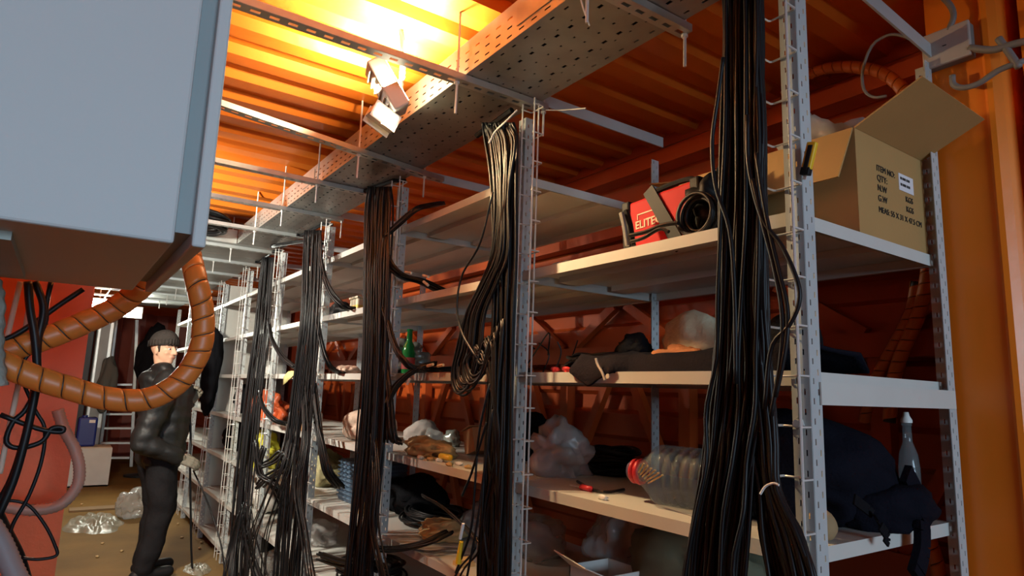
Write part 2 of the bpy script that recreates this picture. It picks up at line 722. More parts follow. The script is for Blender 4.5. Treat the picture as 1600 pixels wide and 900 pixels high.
def ladder(x, zt, label, group=None, off=(0.01, 0.10)):
    t = thing('wire_cable_ladder', label, 'cable ladder', (x, FY, 0), group)
    x0, x1 = x+off[0], x+off[1]
    ya, yb = 1.190, 1.2285
    for (a, b) in ((x0, ya), (x1, ya), (x0+0.04, yb)):
        mb = MB()
        mb.tube([(a, b, 0.05), (a, b, zt)], 0.003, 6)
        mb.build('long_wire', WIRE, t)
    z = 0.1
    while z < zt:
        mb = MB()
        mb.tube([(x0, ya-0.004, z), (x0, yb-0.004, z), (x0+0.004, yb, z), (x1-0.004, yb, z), (x1, yb-0.004, z), (x1, ya-0.004, z)], 0.0024, 5)
        mb.build('rung', WIRE, t)
        z += 0.1
    return t


lad0 = None
for k in range(8):
    zt = 2.60 if k == 0 else 2.42
    ladder(PX[k], zt, 'vertical wire cable ladder '+ord_[k] if k < 6 else 'vertical wire cable ladder on the '+('seventh', 'eighth')[k-6]+' rack post, beyond the man', None if k < 6 else 'far cable ladders', ((-0.04, 0.024), (0.062, 0.130))[k] if k < 2 else (0.01, 0.10))

# ------------------------------------------------------------------ perforated cable tray on the ceiling channels
TY0, TY1, TZ = 0.955, 1.262, 2.45
tray = thing('cable_tray', 'long perforated galvanised cable tray hung under the ceiling above the racks', 'cable tray', (-2.6, (TY0+TY1)/2, TZ))
TX0, NP, TP = -4.95, 90, 0.06
ub = [0, 0.018, 0.043]
vb = [0, 0.013, 0.0185, 0.042, 0.0475, 0.071, 0.0765]
for nm, yy in (('front_side', TY0), ('rear_side', TY1)):
    hh = {(1, 1), (1, 3), (1, 5)} if nm == 'front_side' else {(1, 1), (1, 3), (1, 5)}
    v, f = perf(NP, 1, TP, 0.112, ub, vb, hh, lambda a, b: (TX0+a, yy, TZ+b))
    mb = MB()
    mb.add(v, f)
    lip = 0.012 if nm == 'front_side' else -0.012
    mb.box((TX0, min(yy, yy+lip), TZ+0.112), (TX0+NP*TP, max(yy, yy+lip), TZ+0.1135))
    solid(mb.build('side_wall', GALV, tray), 0.0015)
ub = [0, 0.012, 0.03, 0.042, 0.050]
vb = [0, 0.02, 0.026, 0.068, 0.072, 0.083, 0.093, 0.128, 0.134, 0.167, 0.173, 0.21, 0.22, 0.231, 0.235, 0.279, 0.285]
hh = {(1, 1), (1, 3), (3, 4), (3, 5), (1, 7), (1, 9), (3, 11), (1, 13), (1, 15)}
hh = {(1, 1), (3, 3), (1, 5), (3, 7), (3, 9), (1, 11), (3, 13), (1, 15)}
v, f = perf(NP, 1, TP, TY1-TY0, ub, vb, hh, lambda a, b: (TX0+a, TY0+b, TZ))
mb = MB()
mb.add(v, f)
solid(mb.build('tray_base', GALV_DARK, tray), 0.0015)
# cables lying in the tray
tcb = thing('cable_bundle', 'black cables lying lengthwise inside the long perforated tray', 'cables', (-2.6, (TY0+TY1)/2, TZ+0.002))
rnd = random.Random(2)
for lay in range(3):
    for k in range(12 if lay < 2 else 7):
        y0 = TY0+0.014+0.0232*k+0.006*(lay % 2)
        pts = []
        for q in range(28):
            xx = TX0+0.1+(NP*TP-0.2)*q/27
            pts.append((xx, y0+rnd.uniform(-0.003, 0.003), TZ+0.0135+0.023*lay+rnd.uniform(0, 0.003)))
        mb = MB()
        mb.tube(pts, 0.0118, 6)
        mb.build('cable', BLACKC, tcb, True)
# splice plates with bolts
for xx in (-1.30, -3.3):
    mb = MB()
    mb.box((xx-0.1, TY0-0.004, TZ+0.03), (xx+0.1, TY0-0.0015, TZ+0.095))
    mb.build('splice_plate', GALV, tray)

# cross tray going to the left over the aisle in the far half
ct = thing('cable_tray', 'wide plain cross tray hung over the aisle at the far end of the long tray', 'cable tray', (-4.8, 0.5, TZ))
mb = MB()
mb.box((-5.45, -0.4, TZ-0.003), (-4.95, 1.262, TZ-0.0015))
mb.build('tray_base', GALV_DARK, ct)
mb = MB()
mb.box((-5.45, -0.4, TZ), (-5.447, 1.262, TZ+0.1))
mb.build('side_wall', GALV, ct)
mb = MB()
mb.box((-4.953, -0.4, TZ), (-4.9515, 0.95, TZ+0.1))
mb.build('side_wall', GALV, ct)

# far tray going on along the row
ft = thing('cable_tray', 'far run of galvanised tray continuing past the cross tray', 'cable tray', (-7.5, 1.1, TZ))
mb = MB()
mb.box((-10.2, 0.75, TZ-0.003), (-5.46, 1.262, TZ-0.0015))
mb.build('tray_base', GALV_DARK, ft)
mb = MB()
mb.box((-10.2, 0.75, TZ), (-5.46, 0.752, TZ+0.1))
mb.build('side_wall', GALV, ft)

# ceiling channels (slotted struts) with threaded rods
jx = [-1.075, -1.702, -2.39, -3.08, -3.69, -4.33, -5.04, -5.7, -6.4, -7.1, -7.8, -8.5, -9.2]
jl = ['first slotted support channel from the open end, under the tray', 'second slotted support channel, behind the work lamp', 'tilted third slotted support channel under the lamp',
      'fourth slotted support channel under the tray', 'fifth slotted support channel under the tray', 'sixth slotted support channel, just before the cross tray']


def channel(x, y0, y1, label, group=None, skew=0.0):
    t = thing('support_channel', label, 'support channel', (x, (y0+y1)/2, TZ-0.024), group)
    L = y1-y0
    pit = 0.05
    n = int(L/pit)
    y1 = y0+n*pit
    sk = lambda y: x-skew*(y-y0)
    mb = MB()
    v, f = perf(1, n, 0.041, pit, [0, 0.014, 0.027], [0, 0.01, 0.036], {(1, 1)}, lambda a, b: (sk(y0+b)-0.0205+a, y0+b, TZ-0.024))
    mb.add(v, f)
    for sx in (-1, 1):
        v, f = perf(1, n, 0.021, pit, [0], [0], set(), lambda a, b: (sk(y0+b)+sx*0.0205, y0+b, TZ-0.024+a))
        mb.add(v, f)
    solid(mb.build('slotted_channel', GALV, t), 0.0018)
    for yy in (TY0-0.022, TY1+0.022):
        xx = sk(yy)
        mb = MB()
        mb.tube([(xx, yy, TZ-0.115-0.03*random.random()), (xx+0.002, yy, TZ+0.06), (xx, yy, CEIL+0.02 if yy < 1.1 else TZ+0.03)], 0.0042, 6)
        mb.build('threaded_rod', WIRE, t)
        mb = MB()
        mb.lathe((xx, yy, TZ-0.034), (0, 0, 1), [(0.0001, 0), (0.009, 0), (0.009, 0.008), (0.0001, 0.008)], 6)
        mb.build('nut', WIRE, t)
    return t


for k, xx in enumerate(jx):
    far = k > 5
    y0 = 0.24 if k < 6 else -0.6
    channel(xx, y0, 1.305 if k != 2 else 1.40, jl[k] if not far else ('seventh', 'eighth', 'ninth', 'tenth', 'eleventh', 'twelfth', 'thirteenth')[k-6]+' slotted support channel from the open end, over the far aisle', None if not far else 'far support channels', 0.21 if k == 2 else 0.0)

# long strips under the far channels: thin wire runs
for k in range(3):
    mb = MB()
    yy = 0.15+0.2*k
    mb.tube([(-10.2, yy, TZ-0.03), (-5.6, yy, TZ-0.03)], 0.006, 6)
    tag(mb.build('conduit', WIRE), 'thin bright conduit running under the far support channels over the aisle', 'conduit', 'far conduits')

# ------------------------------------------------------------------ work lamp on the tray
lp = thing('work_lamp', 'grey flood lamp glaring up at the ceiling beside the cable tray', 'lamp', onX(612, 140, -1.95))
top, bot = onX(583, 100, -1.97), onX(626, 175, -1.95)
ax = (bot-top)/2
axn = ax.normalized()
cc = (top+bot)/2
side = Vector((cc.x, cc.y, 0)).normalized()
side = (side-axn*side.dot(axn)).normalized()
nrm = axn.cross(side).normalized()
if nrm.z < 0:
    nrm = -nrm
mb = MB()
mb.obox(cc, ax, side*0.06, nrm*0.030)
hs = mb.build('housing', LAMPGREY, lp, bevel=0.006)
for k in range(6):
    mb = MB()
    mb.obox(cc+axn*(-0.06+0.024*k)-nrm*0.034, axn*0.002, side*0.05, nrm*0.005)
    mb.build('cooling_fin', LAMPGREY, hs)
mb = MB()
mb.obox(cc+nrm*0.0315, ax*0.86, side*0.05, nrm*0.001)
mb.build('glass', mat('lamp_glass', (1, 0.9, 0.7), 0.3, emit=(1.0, 0.84, 0.50), estr=60.0), lp)
lo = area('work_lamp_light', cc+nrm*0.04, cc+nrm*0.4+Vector((-0.1, -0.42, 0)), 0.10, 190.0, (1.0, 0.84, 0.50), 0.16)
mb = MB()
br = onX(597, 186, -1.96)
mb.obox(br, (0, 0.045, -0.02), (0.03, 0, 0), (0, 0.004, 0.012))
mb.obox(br+Vector((0.03, 0.0, 0.0)), (0, 0.045, -0.02), (0.002, 0, 0), (0, 0.012, 0.03))
mb.obox(br+Vector((-0.03, 0.0, 0.0)), (0, 0.045, -0.02), (0.002, 0, 0), (0, 0.012, 0.03))
mb.build('bracket', mat('white_bracket', (0.8, 0.78, 0.72), 0.3), lp)
mb = MB()
mb.obox(br+Vector((0.034, 0.0, 0.0)), (0, 0.036, -0.016), (0.0015, 0, 0), (0, 0.008, 0.022))
mb.build('small_glass', mat('small_lamp_glass', (1, 0.9, 0.7), 0.3, emit=(1.0, 0.86, 0.6), estr=12.0), lp)
sl_ = area('work_lamp_small_light', br+Vector((0.045, 0.0, -0.01)), (-1.0, 1.35, 1.2), 0.06, 13.0, (1.0, 0.70, 0.36), 0.06)
sl_.data.spread = math.radians(125)
mb = MB()
mb.tube(catmull([onX(632, 150, -1.93), onX(626, 165, -1.93), onX(618, 172, -1.94)], 8), 0.0045, 6)
mb.build('cord', BLACKC, lp)
mb = MB()
pts = catmull([onX(600, -30, -1.93), onX(612, 8, -1.93), onX(627, 50, -1.93), onX(629, 100, -1.93), onX(625, 148, -1.93)], 60)
rr = [0.0105 if i % 2 else 0.0085 for i in range(61)]
mb.tube(pts, rr, 8)
tag(mb.build('corrugated_conduit', mat('grey_conduit', (0.30, 0.25, 0.20), 0.5), None, True), 'grey corrugated conduit hanging from the ceiling down to the work lamp', 'conduit')


# ------------------------------------------------------------------ far lamps
def far_lamp(p, label, power):
    t = thing('flood_lamp', label, 'lamp', p)
    mb = MB()
    mb.box((p.x-0.05, p.y-0.12, p.z-0.07), (p.x-0.01, p.y+0.12, p.z+0.09))
    mb.build('housing', LAMPGREY, t, bevel=0.006)
    mb = MB()
    mb.box((p.x-0.0095, p.y-0.10, p.z-0.055), (p.x-0.004, p.y+0.10, p.z+0.075))
    mb.build('glass', mat('far_lamp_glass', (1, 1, 1), 0.3, emit=(0.93, 1.0, 0.90), estr=90.0), t)
    mb = MB()
    mb.tube([(p.x-0.03, p.y, p.z+0.09), (p.x-0.03, p.y, CEIL+0.01)], 0.008, 6)
    mb.build('hanger', GALV, t)
    l = area('flood_lamp_light', p+Vector((0.02, 0, 0)), p+Vector((1, 0.08, -0.28)), 0.2, power, (0.96, 1.0, 0.86), 0.13)
    l.data.spread = math.radians(170)
    return t


far_lamp(onX(155, 476, -9.9), 'left of the two glaring white lamps above the far end of the aisle', 30)
far_lamp(onX(207, 489, -9.8), 'right of the two glaring white lamps, above the man', 36)

t_al = far_lamp(Vector((-3.55, -0.35, 2.30)), 'added third flood lamp, unseen on the ceiling behind the electrical cabinet', 0.0)  # unseen lamp, added to light the middle bays and the man's face
bpy.data.objects.remove(bpy.data.objects['flood_lamp_light.002'])
for ch in t_al.children:
    ch.matrix_parent_inverse = Matrix.Identity(4)
t_al.rotation_euler = (0, 0, math.radians(140))
area('added_aisle_light', (-3.57, -0.30, 2.30), (-5.9, 1.1, 1.2), 0.2, 95, (1.0, 0.96, 0.82), 0.14)

# ------------------------------------------------------------------ electrical cabinet on the left wall
CX = -1.0
p_tl = onX(272, 382, CX)
CB = 1.639
cab = thing('electrical_cabinet', 'pale blue-grey steel electrical cabinet on the left wall above the camera', 'cabinet', (CX-0.3, -0.15, CB))
mb = MB()
mb.box((CX-0.62, -0.498, CB), (CX, 0.110, 2.55))
mb.build('body', CABM, cab, bevel=0.004)
mb = MB()
mb.box((CX-0.60, 0.108, CB+0.02), (CX-0.018, 0.1335, 2.53))
mb.build('door_gasket', mat('cabinet_gasket', (0.30, 0.36, 0.37), 0.6), cab)
mb = MB()
mb.box((CX-0.62, 0.1325, CB), (CX, 0.151, 2.55))
mb.build('door', CABM, cab, bevel=0.003)
mb = MB()
mb.box((CX-0.5, -0.46, CB-0.012), (CX-0.08, -0.075, CB+0.001))
mb.build('gland_plate', mat('grey_gland_plate', (0.36, 0.40, 0.36), 0.6), cab)


# ------------------------------------------------------------------ spiral wrapped hoses
def spiral_hose(pts, r, label, pitch=0.034, n=90, cat='hose', group=None):
    P = catmull(pts, n)
    L = [0.0]
    for i in range(1, len(P)):
        L.append(L[-1]+(P[i]-P[i-1]).length)
    c = sum(P, Vector())/len(P)
    t = thing('spiral_hose', label, cat, (c.x, c.y, min(p.z for p in P)), group)
    mb = MB()
    mb.tube(P, r*0.86, 10)
    mb.build('core', HOSECORE, t, True)
    # helical band
    turns = L[-1]/pitch
    NS = int(turns*14)
    a = (P[1]-P[0]).orthogonal().normalized()
    rows = []
    fr = []
    ta = (P[1]-P[0]).normalized()
    for i in range(len(P)):
        tt = (P[min(i+1, n)]-P[max(i-1, 0)]).normalized()
        a = (a-tt*a.dot(tt)).normalized()
        fr.append((tt, a.copy(), tt.cross(a)))

    def at(s):
        s = min(max(s, 0), L[-1]-1e-6)
        lo = 0
        hi = len(L)-1
        while hi-lo > 1:
            m_ = (lo+hi)//2
            if L[m_] <= s:
                lo = m_
            else:
                hi = m_
        f = (s-L[lo])/(L[hi]-L[lo])
        tt, a1, b1 = fr[lo]
        _, a2, b2 = fr[hi]
        return P[lo].lerp(P[hi], f), a1.lerp(a2, f), b1.lerp(b2, f)
    mb = MB()
    wv = pitch*0.93
    prof_ = ((0, 0.88), (0.0, 0.985), (0.15, 1.0), (0.5, 1.015), (0.85, 1.0), (1.0, 0.985), (1.0, 0.88))
    for i in range(NS+1):
        an = 2*math.pi*i/14
        s0 = L[-1]*i/NS - wv/2
        for (q, k) in prof_:
            c_, a1, b1 = at(s0+q*wv)
            mb.v.append(tuple(c_+(a1*math.cos(an)+b1*math.sin(an))*r*k))
    m_ = len(prof_)
    for i in range(NS):
        for j in range(m_-1):
            mb.f.append((i*m_+j, i*m_+j+1, (i+1)*m_+j+1, (i+1)*m_+j))
    mb.build('spiral_wrap', HOSEM, t, True)
    return t


HX = -1.55
spiral_hose([onX(x, y, X) for x, y, X in ((288, 340, -1.75), (297, 395, -1.62), (307, 440, HX), (317, 490, HX), (313, 545, HX), (282, 595, HX), (232, 623, HX), (170, 623, HX), (110, 607, HX), (50, 588, HX), (-10, 560, HX), (-60, 520, HX))], 0.0235,
            'large orange spiral-wrapped hose looping in front of the man from the cabinet', 0.037, 110)
spiral_hose([onX(x, y, X) for x, y, X in ((245, 425, -1.75), (190, 475, -1.8), (130, 505, -1.8), (75, 527, -1.8), (20, 545, -1.8), (-40, 560, -1.8))], 0.027,
            'orange spiral-wrapped hose running left straight under the cabinet', 0.04, 70)
spiral_hose([onY(x, y, 2.148) for x, y in ((1225, 150), (1262, 118), (1300, 106), (1345, 106), (1385, 118), (1412, 142), (1435, 185), (1445, 240))], 0.021,
            'orange-red spiral-wrapped hose arching behind the cardboard box', 0.036, 70)
spiral_hose([onY(x, y, 2.12) for x, y in ((1452, 400), (1446, 450), (1432, 500), (1408, 555), (1395, 600), (1390, 660))], 0.020,
            'right strand of the spiral hose pair behind the end shelves', 0.036, 50)
spiral_hose([onY(x, y, 2.13) for x, y in ((1432, 440), (1424, 485), (1402, 530), (1377, 575), (1362, 610), (1350, 660))], 0.017,
            'left strand of the spiral hose pair behind the end shelves', 0.036, 50)
spiral_hose([onY(x, y, 2.08) for x, y in ((1448, 830), (1458, 860), (1466, 890), (1472, 930))], 0.019,
            'lower end of an orange spiral hose below the black bag', 0.036, 20)


# ------------------------------------------------------------------ cable bundles
def cables_from(rows, count, rad, parent, dep=0.03, seed=1, n=34, u0=-1, u1=1, m=None, wig=0.12):
    """rows: (cx, cy, width_px, Y). Every cable is a part of its own."""
    rnd = random.Random(seed)
    for i in range(count):
        u = u0+(u1-u0)*(i+0.5)/count+rnd.uniform(-0.06, 0.06)
        v = rnd.uniform(-1, 1)
        pts = []
        for (cx, cy, w_, Y) in rows:
            uu = u+rnd.uniform(-wig, wig)
            vv = v+rnd.uniform(-wig, wig)
            pts.append(onY(cx+uu*w_/2, cy, Y+vv*dep))
        mb = MB()
        mb.tube(catmull(pts, n), rad, 6)
        mb.build('cable', m or BLACKC, parent, True)


b0 = thing('cable_bundle', 'thick bundle of black cables hanging at the corner post nearest the camera', 'cables', (PX[0]-0.1, 1.15, 0))
cables_from([(1160, -40, 58, 1.14), (1160, 60, 56, 1.14), (1161, 200, 60, 1.14), (1160, 330, 66, 1.14), (1156, 460, 70, 1.14), (1153, 560, 76, 1.14), (1148, 640, 84, 1.14), (1140, 720, 84, 1.13), (1128, 800, 84, 1.12), (1118, 880, 92, 1.11), (1112, 980, 100, 1.10)], 64, 0.0044, b0, 0.035, 3)
cables_from([(1172, -40, 40, 1.15), (1172, 60, 40, 1.15), (1174, 200, 44, 1.15), (1176, 330, 46, 1.15), (1176, 460, 50, 1.14), (1180, 560, 48, 1.14), (1190, 680, 44, 1.13), (1200, 762, 34, 1.12), (1220, 830, 62, 1.11), (1238, 900, 74, 1.10), (1250, 980, 80, 1.10)], 34, 0.0043, b0, 0.022, 5)
for pts in ([(1130, 90), (1122, 150), (1113, 220), (1118, 290), (1140, 360), (1148, 460), (1150, 600)],
            [(1168, 180), (1170, 260), (1190, 340), (1222, 385), (1246, 440), (1248, 475), (1232, 510), (1205, 545), (1195, 640)],
            [(1176, 280), (1192, 350), (1210, 420), (1222, 490), (1220, 560), (1205, 650)],
            [(1182, 240), (1196, 330), (1216, 420), (1230, 480), (1228, 540), (1212, 620)]):
    mb = MB()
    mb.tube(catmull([onY(x, y, 1.085) for x, y in pts], 36), 0.0044, 7)
    mb.build('cable', BLACKC, b0, True)
mb = MB()
c_ = [onY(x, y, 1.075) for x, y in ((1188, 772), (1196, 760), (1208, 755), (1217, 758))]
mb.tube(catmull(c_, 14), 0.0022, 6)
mb.build('cable_tie', WHITEP, b0, label='white plastic cable tie')

b1 = thing('cable_bundle', 'twisted bundle of black cables hanging at the second post with a drooping loop', 'cables', (PX[1]-0.05, 1.15, 0))
cables_from([(778, 192, 50, 1.15), (783, 215, 50, 1.16), (788, 280, 40, 1.16), (788, 400, 34, 1.16), (786, 520, 32, 1.16), (782, 640, 40, 1.16), (777, 760, 44, 1.15), (772, 860, 48, 1.15), (768, 980, 50, 1.15)], 46, 0.0045, b1, 0.03, 11)
rnd = random.Random(4)
for i in range(40):
    f = i/39.0
    k = 1-f
    top_x = 758+40*f
    Y = 1.12+0.02*rnd.random()
    lx = 708+36*f+rnd.uniform(-3, 3)
    ly = 610-46*f+rnd.uniform(-8, 8)
    pts = [(top_x, 196+6*rnd.random()), (top_x+8, 225), (775+22*f+rnd.uniform(-3, 3), 300), (770+24*f+rnd.uniform(-3, 3), 390), (752+26*f, 440), (728+30*f, 490), (lx+8, 545), (lx, ly-20), (lx+8, ly+6), (lx+26, ly-6), (lx+42, ly-60), (768+10*f, 610), (772+rnd.uniform(-10, 10), 700), (768+rnd.uniform(-14, 14), 820), (765+rnd.uniform(-18, 18), 960)]
    mb = MB()
    P = catmull([onY(x, y, Y) for x, y in pts], 56)
    mb.tube(P, 0.0045, 6)
    mb.build('cable', BLACKC, b1, True)
for pts in ([(770, 300), (750, 380), (722, 430), (714, 480), (722, 520), (745, 560)],
            [(765, 600), (748, 680), (742, 760), (735, 830), (712, 895)],
            [(770, 640), (756, 740), (745, 820), (730, 900)], [(760, 660), (738, 735), (722, 775)]):
    mb = MB()
    mb.tube(catmull([onY(x, y, 1.085) for x, y in pts], 26), 0.004, 6)
    mb.build('cable', BLACKC, b1, True)

for (rows, cnt, lab, sd, xk) in (
        ([(594, 292, 36, 1.15), (592, 330, 40, 1.15), (588, 430, 40, 1.14), (586, 560, 38, 1.14), (580, 680, 40, 1.14), (572, 780, 42, 1.13), (562, 880, 46, 1.12), (555, 980, 48, 1.12)], 44, 'black cable bundle hanging at the third post, left of the green bottle', 21, 2),
        ([(490, 360, 26, 1.15), (488, 400, 28, 1.15), (484, 500, 28, 1.14), (474, 600, 36, 1.14), (464, 700, 40, 1.13), (456, 800, 44, 1.12), (448, 900, 46, 1.12), (444, 980, 46, 1.12)], 36, 'black cable bundle hanging at the fourth post, left of the pink cloth', 22, 3),
        ([(418, 402, 18, 1.15), (415, 440, 22, 1.15), (408, 520, 24, 1.14), (398, 600, 26, 1.13), (388, 690, 28, 1.12), (378, 790, 28, 1.11), (372, 880, 32, 1.10), (370, 960, 32, 1.10)], 30, 'black cable bundle hanging at the fifth post, left of the orange drink bottle', 23, 4)):
    t = thing('cable_bundle', lab, 'cables', (PX[xk], 1.15, 0))
    cables_from(rows, cnt, 0.0046, t, 0.03, sd, 26)
    # rubber-edged drop-out plate at the top
    cx, cy, ww, _ = rows[0]
    a, b = onZ(cx-ww*0.75, cy+8, TZ-0.012), onZ(cx+ww*0.6, cy-10, TZ-0.012)
    mb = MB()
    mb.tube([a+Vector((0, -0.03, 0)), a, b, b+Vector((0.03, 0.05, 0))], 0.010, 6)
    mb.build('edge_strip', BLACKC2, t)
a, b = onZ(745, 212, 2.40), onZ(800, 172, 2.43)
mb = MB()
mb.tube([a, (a+b)/2, b], 0.011, 6)
mb.build('edge_strip', BLACKC2, b1)
mb = MB()
mb.tube(catmull([onY(764, 224, 1.10), onY(774, 205, 1.11), onY(790, 190, 1.12), onY(808, 172, 1.14)], 10), 0.0028, 5)
mb.build('cable_tie', WHITEP, b1, label='white plastic cable tie')


def branch(pts, count, rad, label, spread=8, seed=0, dep=0.02, name='cable_branch', tags=(), group=None):
    rnd = random.Random(seed+100)
    P0 = [onY(x, y, Y) for x, y, Y in pts]
    c = sum(P0, Vector())/len(P0)
    t = thing(name, label, 'cables', (c.x, c.y, min(p.z for p in P0)), group)
    for i in range(count):
        ox, oy = rnd.uniform(-1, 1)*spread, rnd.uniform(-1, 1)*spread*0.5
        dy = rnd.uniform(-dep, dep)
        pp = [onY(x+ox*(0.5+0.8*j/len(pts))+rnd.uniform(-1.5, 1.5), y+oy, Y+dy) for j, (x, y, Y) in enumerate(pts)]
        mb = MB()
        mb.tube(catmull(pp, 22), rad, 5)
        mb.build('cable', BLACKC, t, True)
    for (x, y, Y, ang) in tags:
        p = onY(x, y, Y)
        q = onY(x+9*math.cos(ang), y+9*math.sin(ang), Y)
        mb = MB()
        mb.tube([p, q], 0.006, 6)
        mb.build('paper_tag', mat('cream_tag', (0.75, 0.62, 0.45), 0.7), t, label='cream paper cable tag')
    return t


branch([(603, 368, 1.15), (620, 352, 1.16), (650, 328, 1.20), (668, 322, 1.27), (690, 318, 1.4)], 12, 0.005, 'black cables branching from the third bundle onto the top shelf', 6, 1)
branch([(603, 400, 1.15), (612, 418, 1.16), (630, 432, 1.2), (660, 440, 1.3), (690, 455, 1.45)], 12, 0.005, 'black cable branch with cream tags curving onto the second shelf', 7, 2,
       tags=((634, 425, 1.17, 0.2), (661, 430, 1.2, 0.3), (662, 440, 1.19, 0.7)))
branch([(600, 480, 1.14), (612, 530, 1.14), (628, 560, 1.15), (650, 575, 1.2), (700, 576, 1.35), (735, 570, 1.5)], 14, 0.005, 'black cables bending from the third bundle onto the shelf with the green bottle', 6, 3,
       tags=((668, 572, 1.2, -0.3), (684, 572, 1.22, -0.2)))
branch([(680, 568, 1.28), (655, 575, 1.21), (632, 588, 1.17), (612, 610, 1.15), (602, 640, 1.15), (600, 690, 1.15)], 10, 0.0045, 'brown-black cable ends with cream tags drooping from the shelf under the green bottle', 6, 4,
       tags=((640, 592, 1.16, 2.0), (606, 620, 1.14, 2.0), (600, 632, 1.14, 2.0)))
branch([(600, 560, 1.14), (608, 620, 1.14), (612, 680, 1.14), (620, 690, 1.18)], 10, 0.005, 'short black cable tail hanging beside the third bundle above the foil', 9, 5)
branch([(498, 380, 1.15), (503, 420, 1.14), (515, 455, 1.15), (535, 478, 1.2), (550, 482, 1.3)], 8, 0.0055, 'black cable branch curving from the fourth bundle to the second shelf', 5, 6)
branch([(493, 480, 1.14), (500, 530, 1.13), (512, 565, 1.15), (526, 580, 1.22), (545, 582, 1.35)], 8, 0.006, 'black cable branch curving from the fourth bundle toward the foil bundle', 5, 7)
branch([(490, 600, 1.14), (495, 650, 1.12), (502, 690, 1.12), (512, 735, 1.14), (530, 760, 1.22)], 10, 0.006, 'black cable branch sweeping below the pink cloth shelf', 6, 8)
branch([(418, 500, 1.14), (424, 530, 1.13), (440, 558, 1.15), (460, 575, 1.2)], 8, 0.007, 'black cable branch curving from the fifth bundle above the yellow cloth', 5, 9)
branch([(404, 610, 1.13), (410, 635, 1.12), (425, 655, 1.15), (445, 662, 1.22)], 8, 0.006, 'black cable branch curving beside the orange drink bottle', 5, 10)
branch([(398, 690, 1.12), (405, 740, 1.1), (425, 755, 1.12), (442, 790, 1.2)], 10, 0.006, 'black cables sagging between the fourth and fifth bundles low down', 8, 11)
branch([(425, 385, 1.15), (470, 378, 1.17), (500, 380, 1.22), (520, 372, 1.35)], 6, 0.006, 'black cable branch entering the top shelf right of the fifth bundle', 4, 12)
branch([(412, 700, 1.1), (405, 728, 1.1), (425, 722, 1.1), (442, 708, 1.1), (445, 730, 1.1), (420, 748, 1.12), (408, 760, 1.12)], 10, 0.007, 'tangle of thick black cables between the fourth and fifth bundles', 8, 13)
branch([(385, 790, 1.10), (390, 830, 1.09), (398, 870, 1.08), (410, 905, 1.07), (420, 940, 1.07)], 12, 0.0035, 'black cable tails spreading on the floor under the fifth bundle', 14, 14)
branch([(375, 800, 1.05), (362, 850, 1.03), (355, 900, 1.0), (350, 960, 1.0)], 8, 0.005, 'thin black cable tails hanging left of the fifth bundle', 12, 15)
branch([(660, 775, 1.2), (700, 800, 1.16), (745, 850, 1.12), (720, 890, 1.12), (700, 930, 1.1)], 3, 0.0035, 'thin loose black leads crossing in front of the second post low down', 6, 16)
branch([(462, 640, 1.17), (446, 720, 1.08), (420, 790, 1.05), (405, 840, 1.06), (400, 900, 1.08), (396, 950, 1.08)], 9, 0.0035, 'loose thin black leads straggling between the fourth and fifth bundles', 16, 19)
branch([(474, 560, 1.17), (480, 680, 1.10), (470, 760, 1.06), (480, 830, 1.06), (490, 900, 1.06), (500, 950, 1.06)], 8, 0.0035, 'loose thin black leads straggling in front of the fourth bundle', 13, 20)
branch([(578, 620, 1.17), (588, 740, 1.10), (585, 820, 1.08), (600, 900, 1.08), (604, 950, 1.08)], 7, 0.0035, 'loose thin black leads straggling right of the third bundle', 10, 21)
branch([(560, 845, 1.2), (600, 858, 1.2), (660, 850, 1.25), (700, 832, 1.35)], 12, 0.0055, 'black cable run lying along the fifth shelf', 8, 17)
branch([(500, 870, 1.15), (530, 880, 1.15), (565, 880, 1.15), (600, 890, 1.12)], 10, 0.006, 'black cable tails lying at the foot of the fourth bundle', 14, 18)


# ------------------------------------------------------------------ things on the shelves
def Z(i):
    return LV[i-1]


def sp(x, y, i):
    return onZ(x, y, Z(i))


# cardboard box
BX1, BX0, BY0, BY1, BZ0, BZ1 = -0.755, -1.30, 1.525, 1.885, Z(2)+0.001, 2.118
bx = thing('cardboard_box', 'large open brown cardboard box with printed side on the top end shelf', 'box', ((BX0+BX1)/2, (BY0+BY1)/2, BZ0))
t_ = 0.005
mb = MB()
mb.box((BX0, BY0, BZ0), (BX1, BY0+t_, BZ1))
mb.box((BX0, BY1-t_, BZ0), (BX1, BY1, BZ1))
mb.box((BX0, BY0+t_, BZ0), (BX0+t_, BY1-t_, BZ1))
mb.box((BX1-t_, BY0+t_, BZ0), (BX1, BY1-t_, BZ1))
mb.box((BX0+t_, BY0+t_, BZ0), (BX1-t_, BY1-t_, BZ0+t_))
mb.build('carton', CARD, bx)


def flap(p0, p1, p2, p3, nm='flap'):
    mb = MB()
    mb.add([p0, p1, p2, p3], [(0, 1, 2, 3)])
    o = mb.build(nm, CARD, bx)
    solid(o, 0.004, 0)


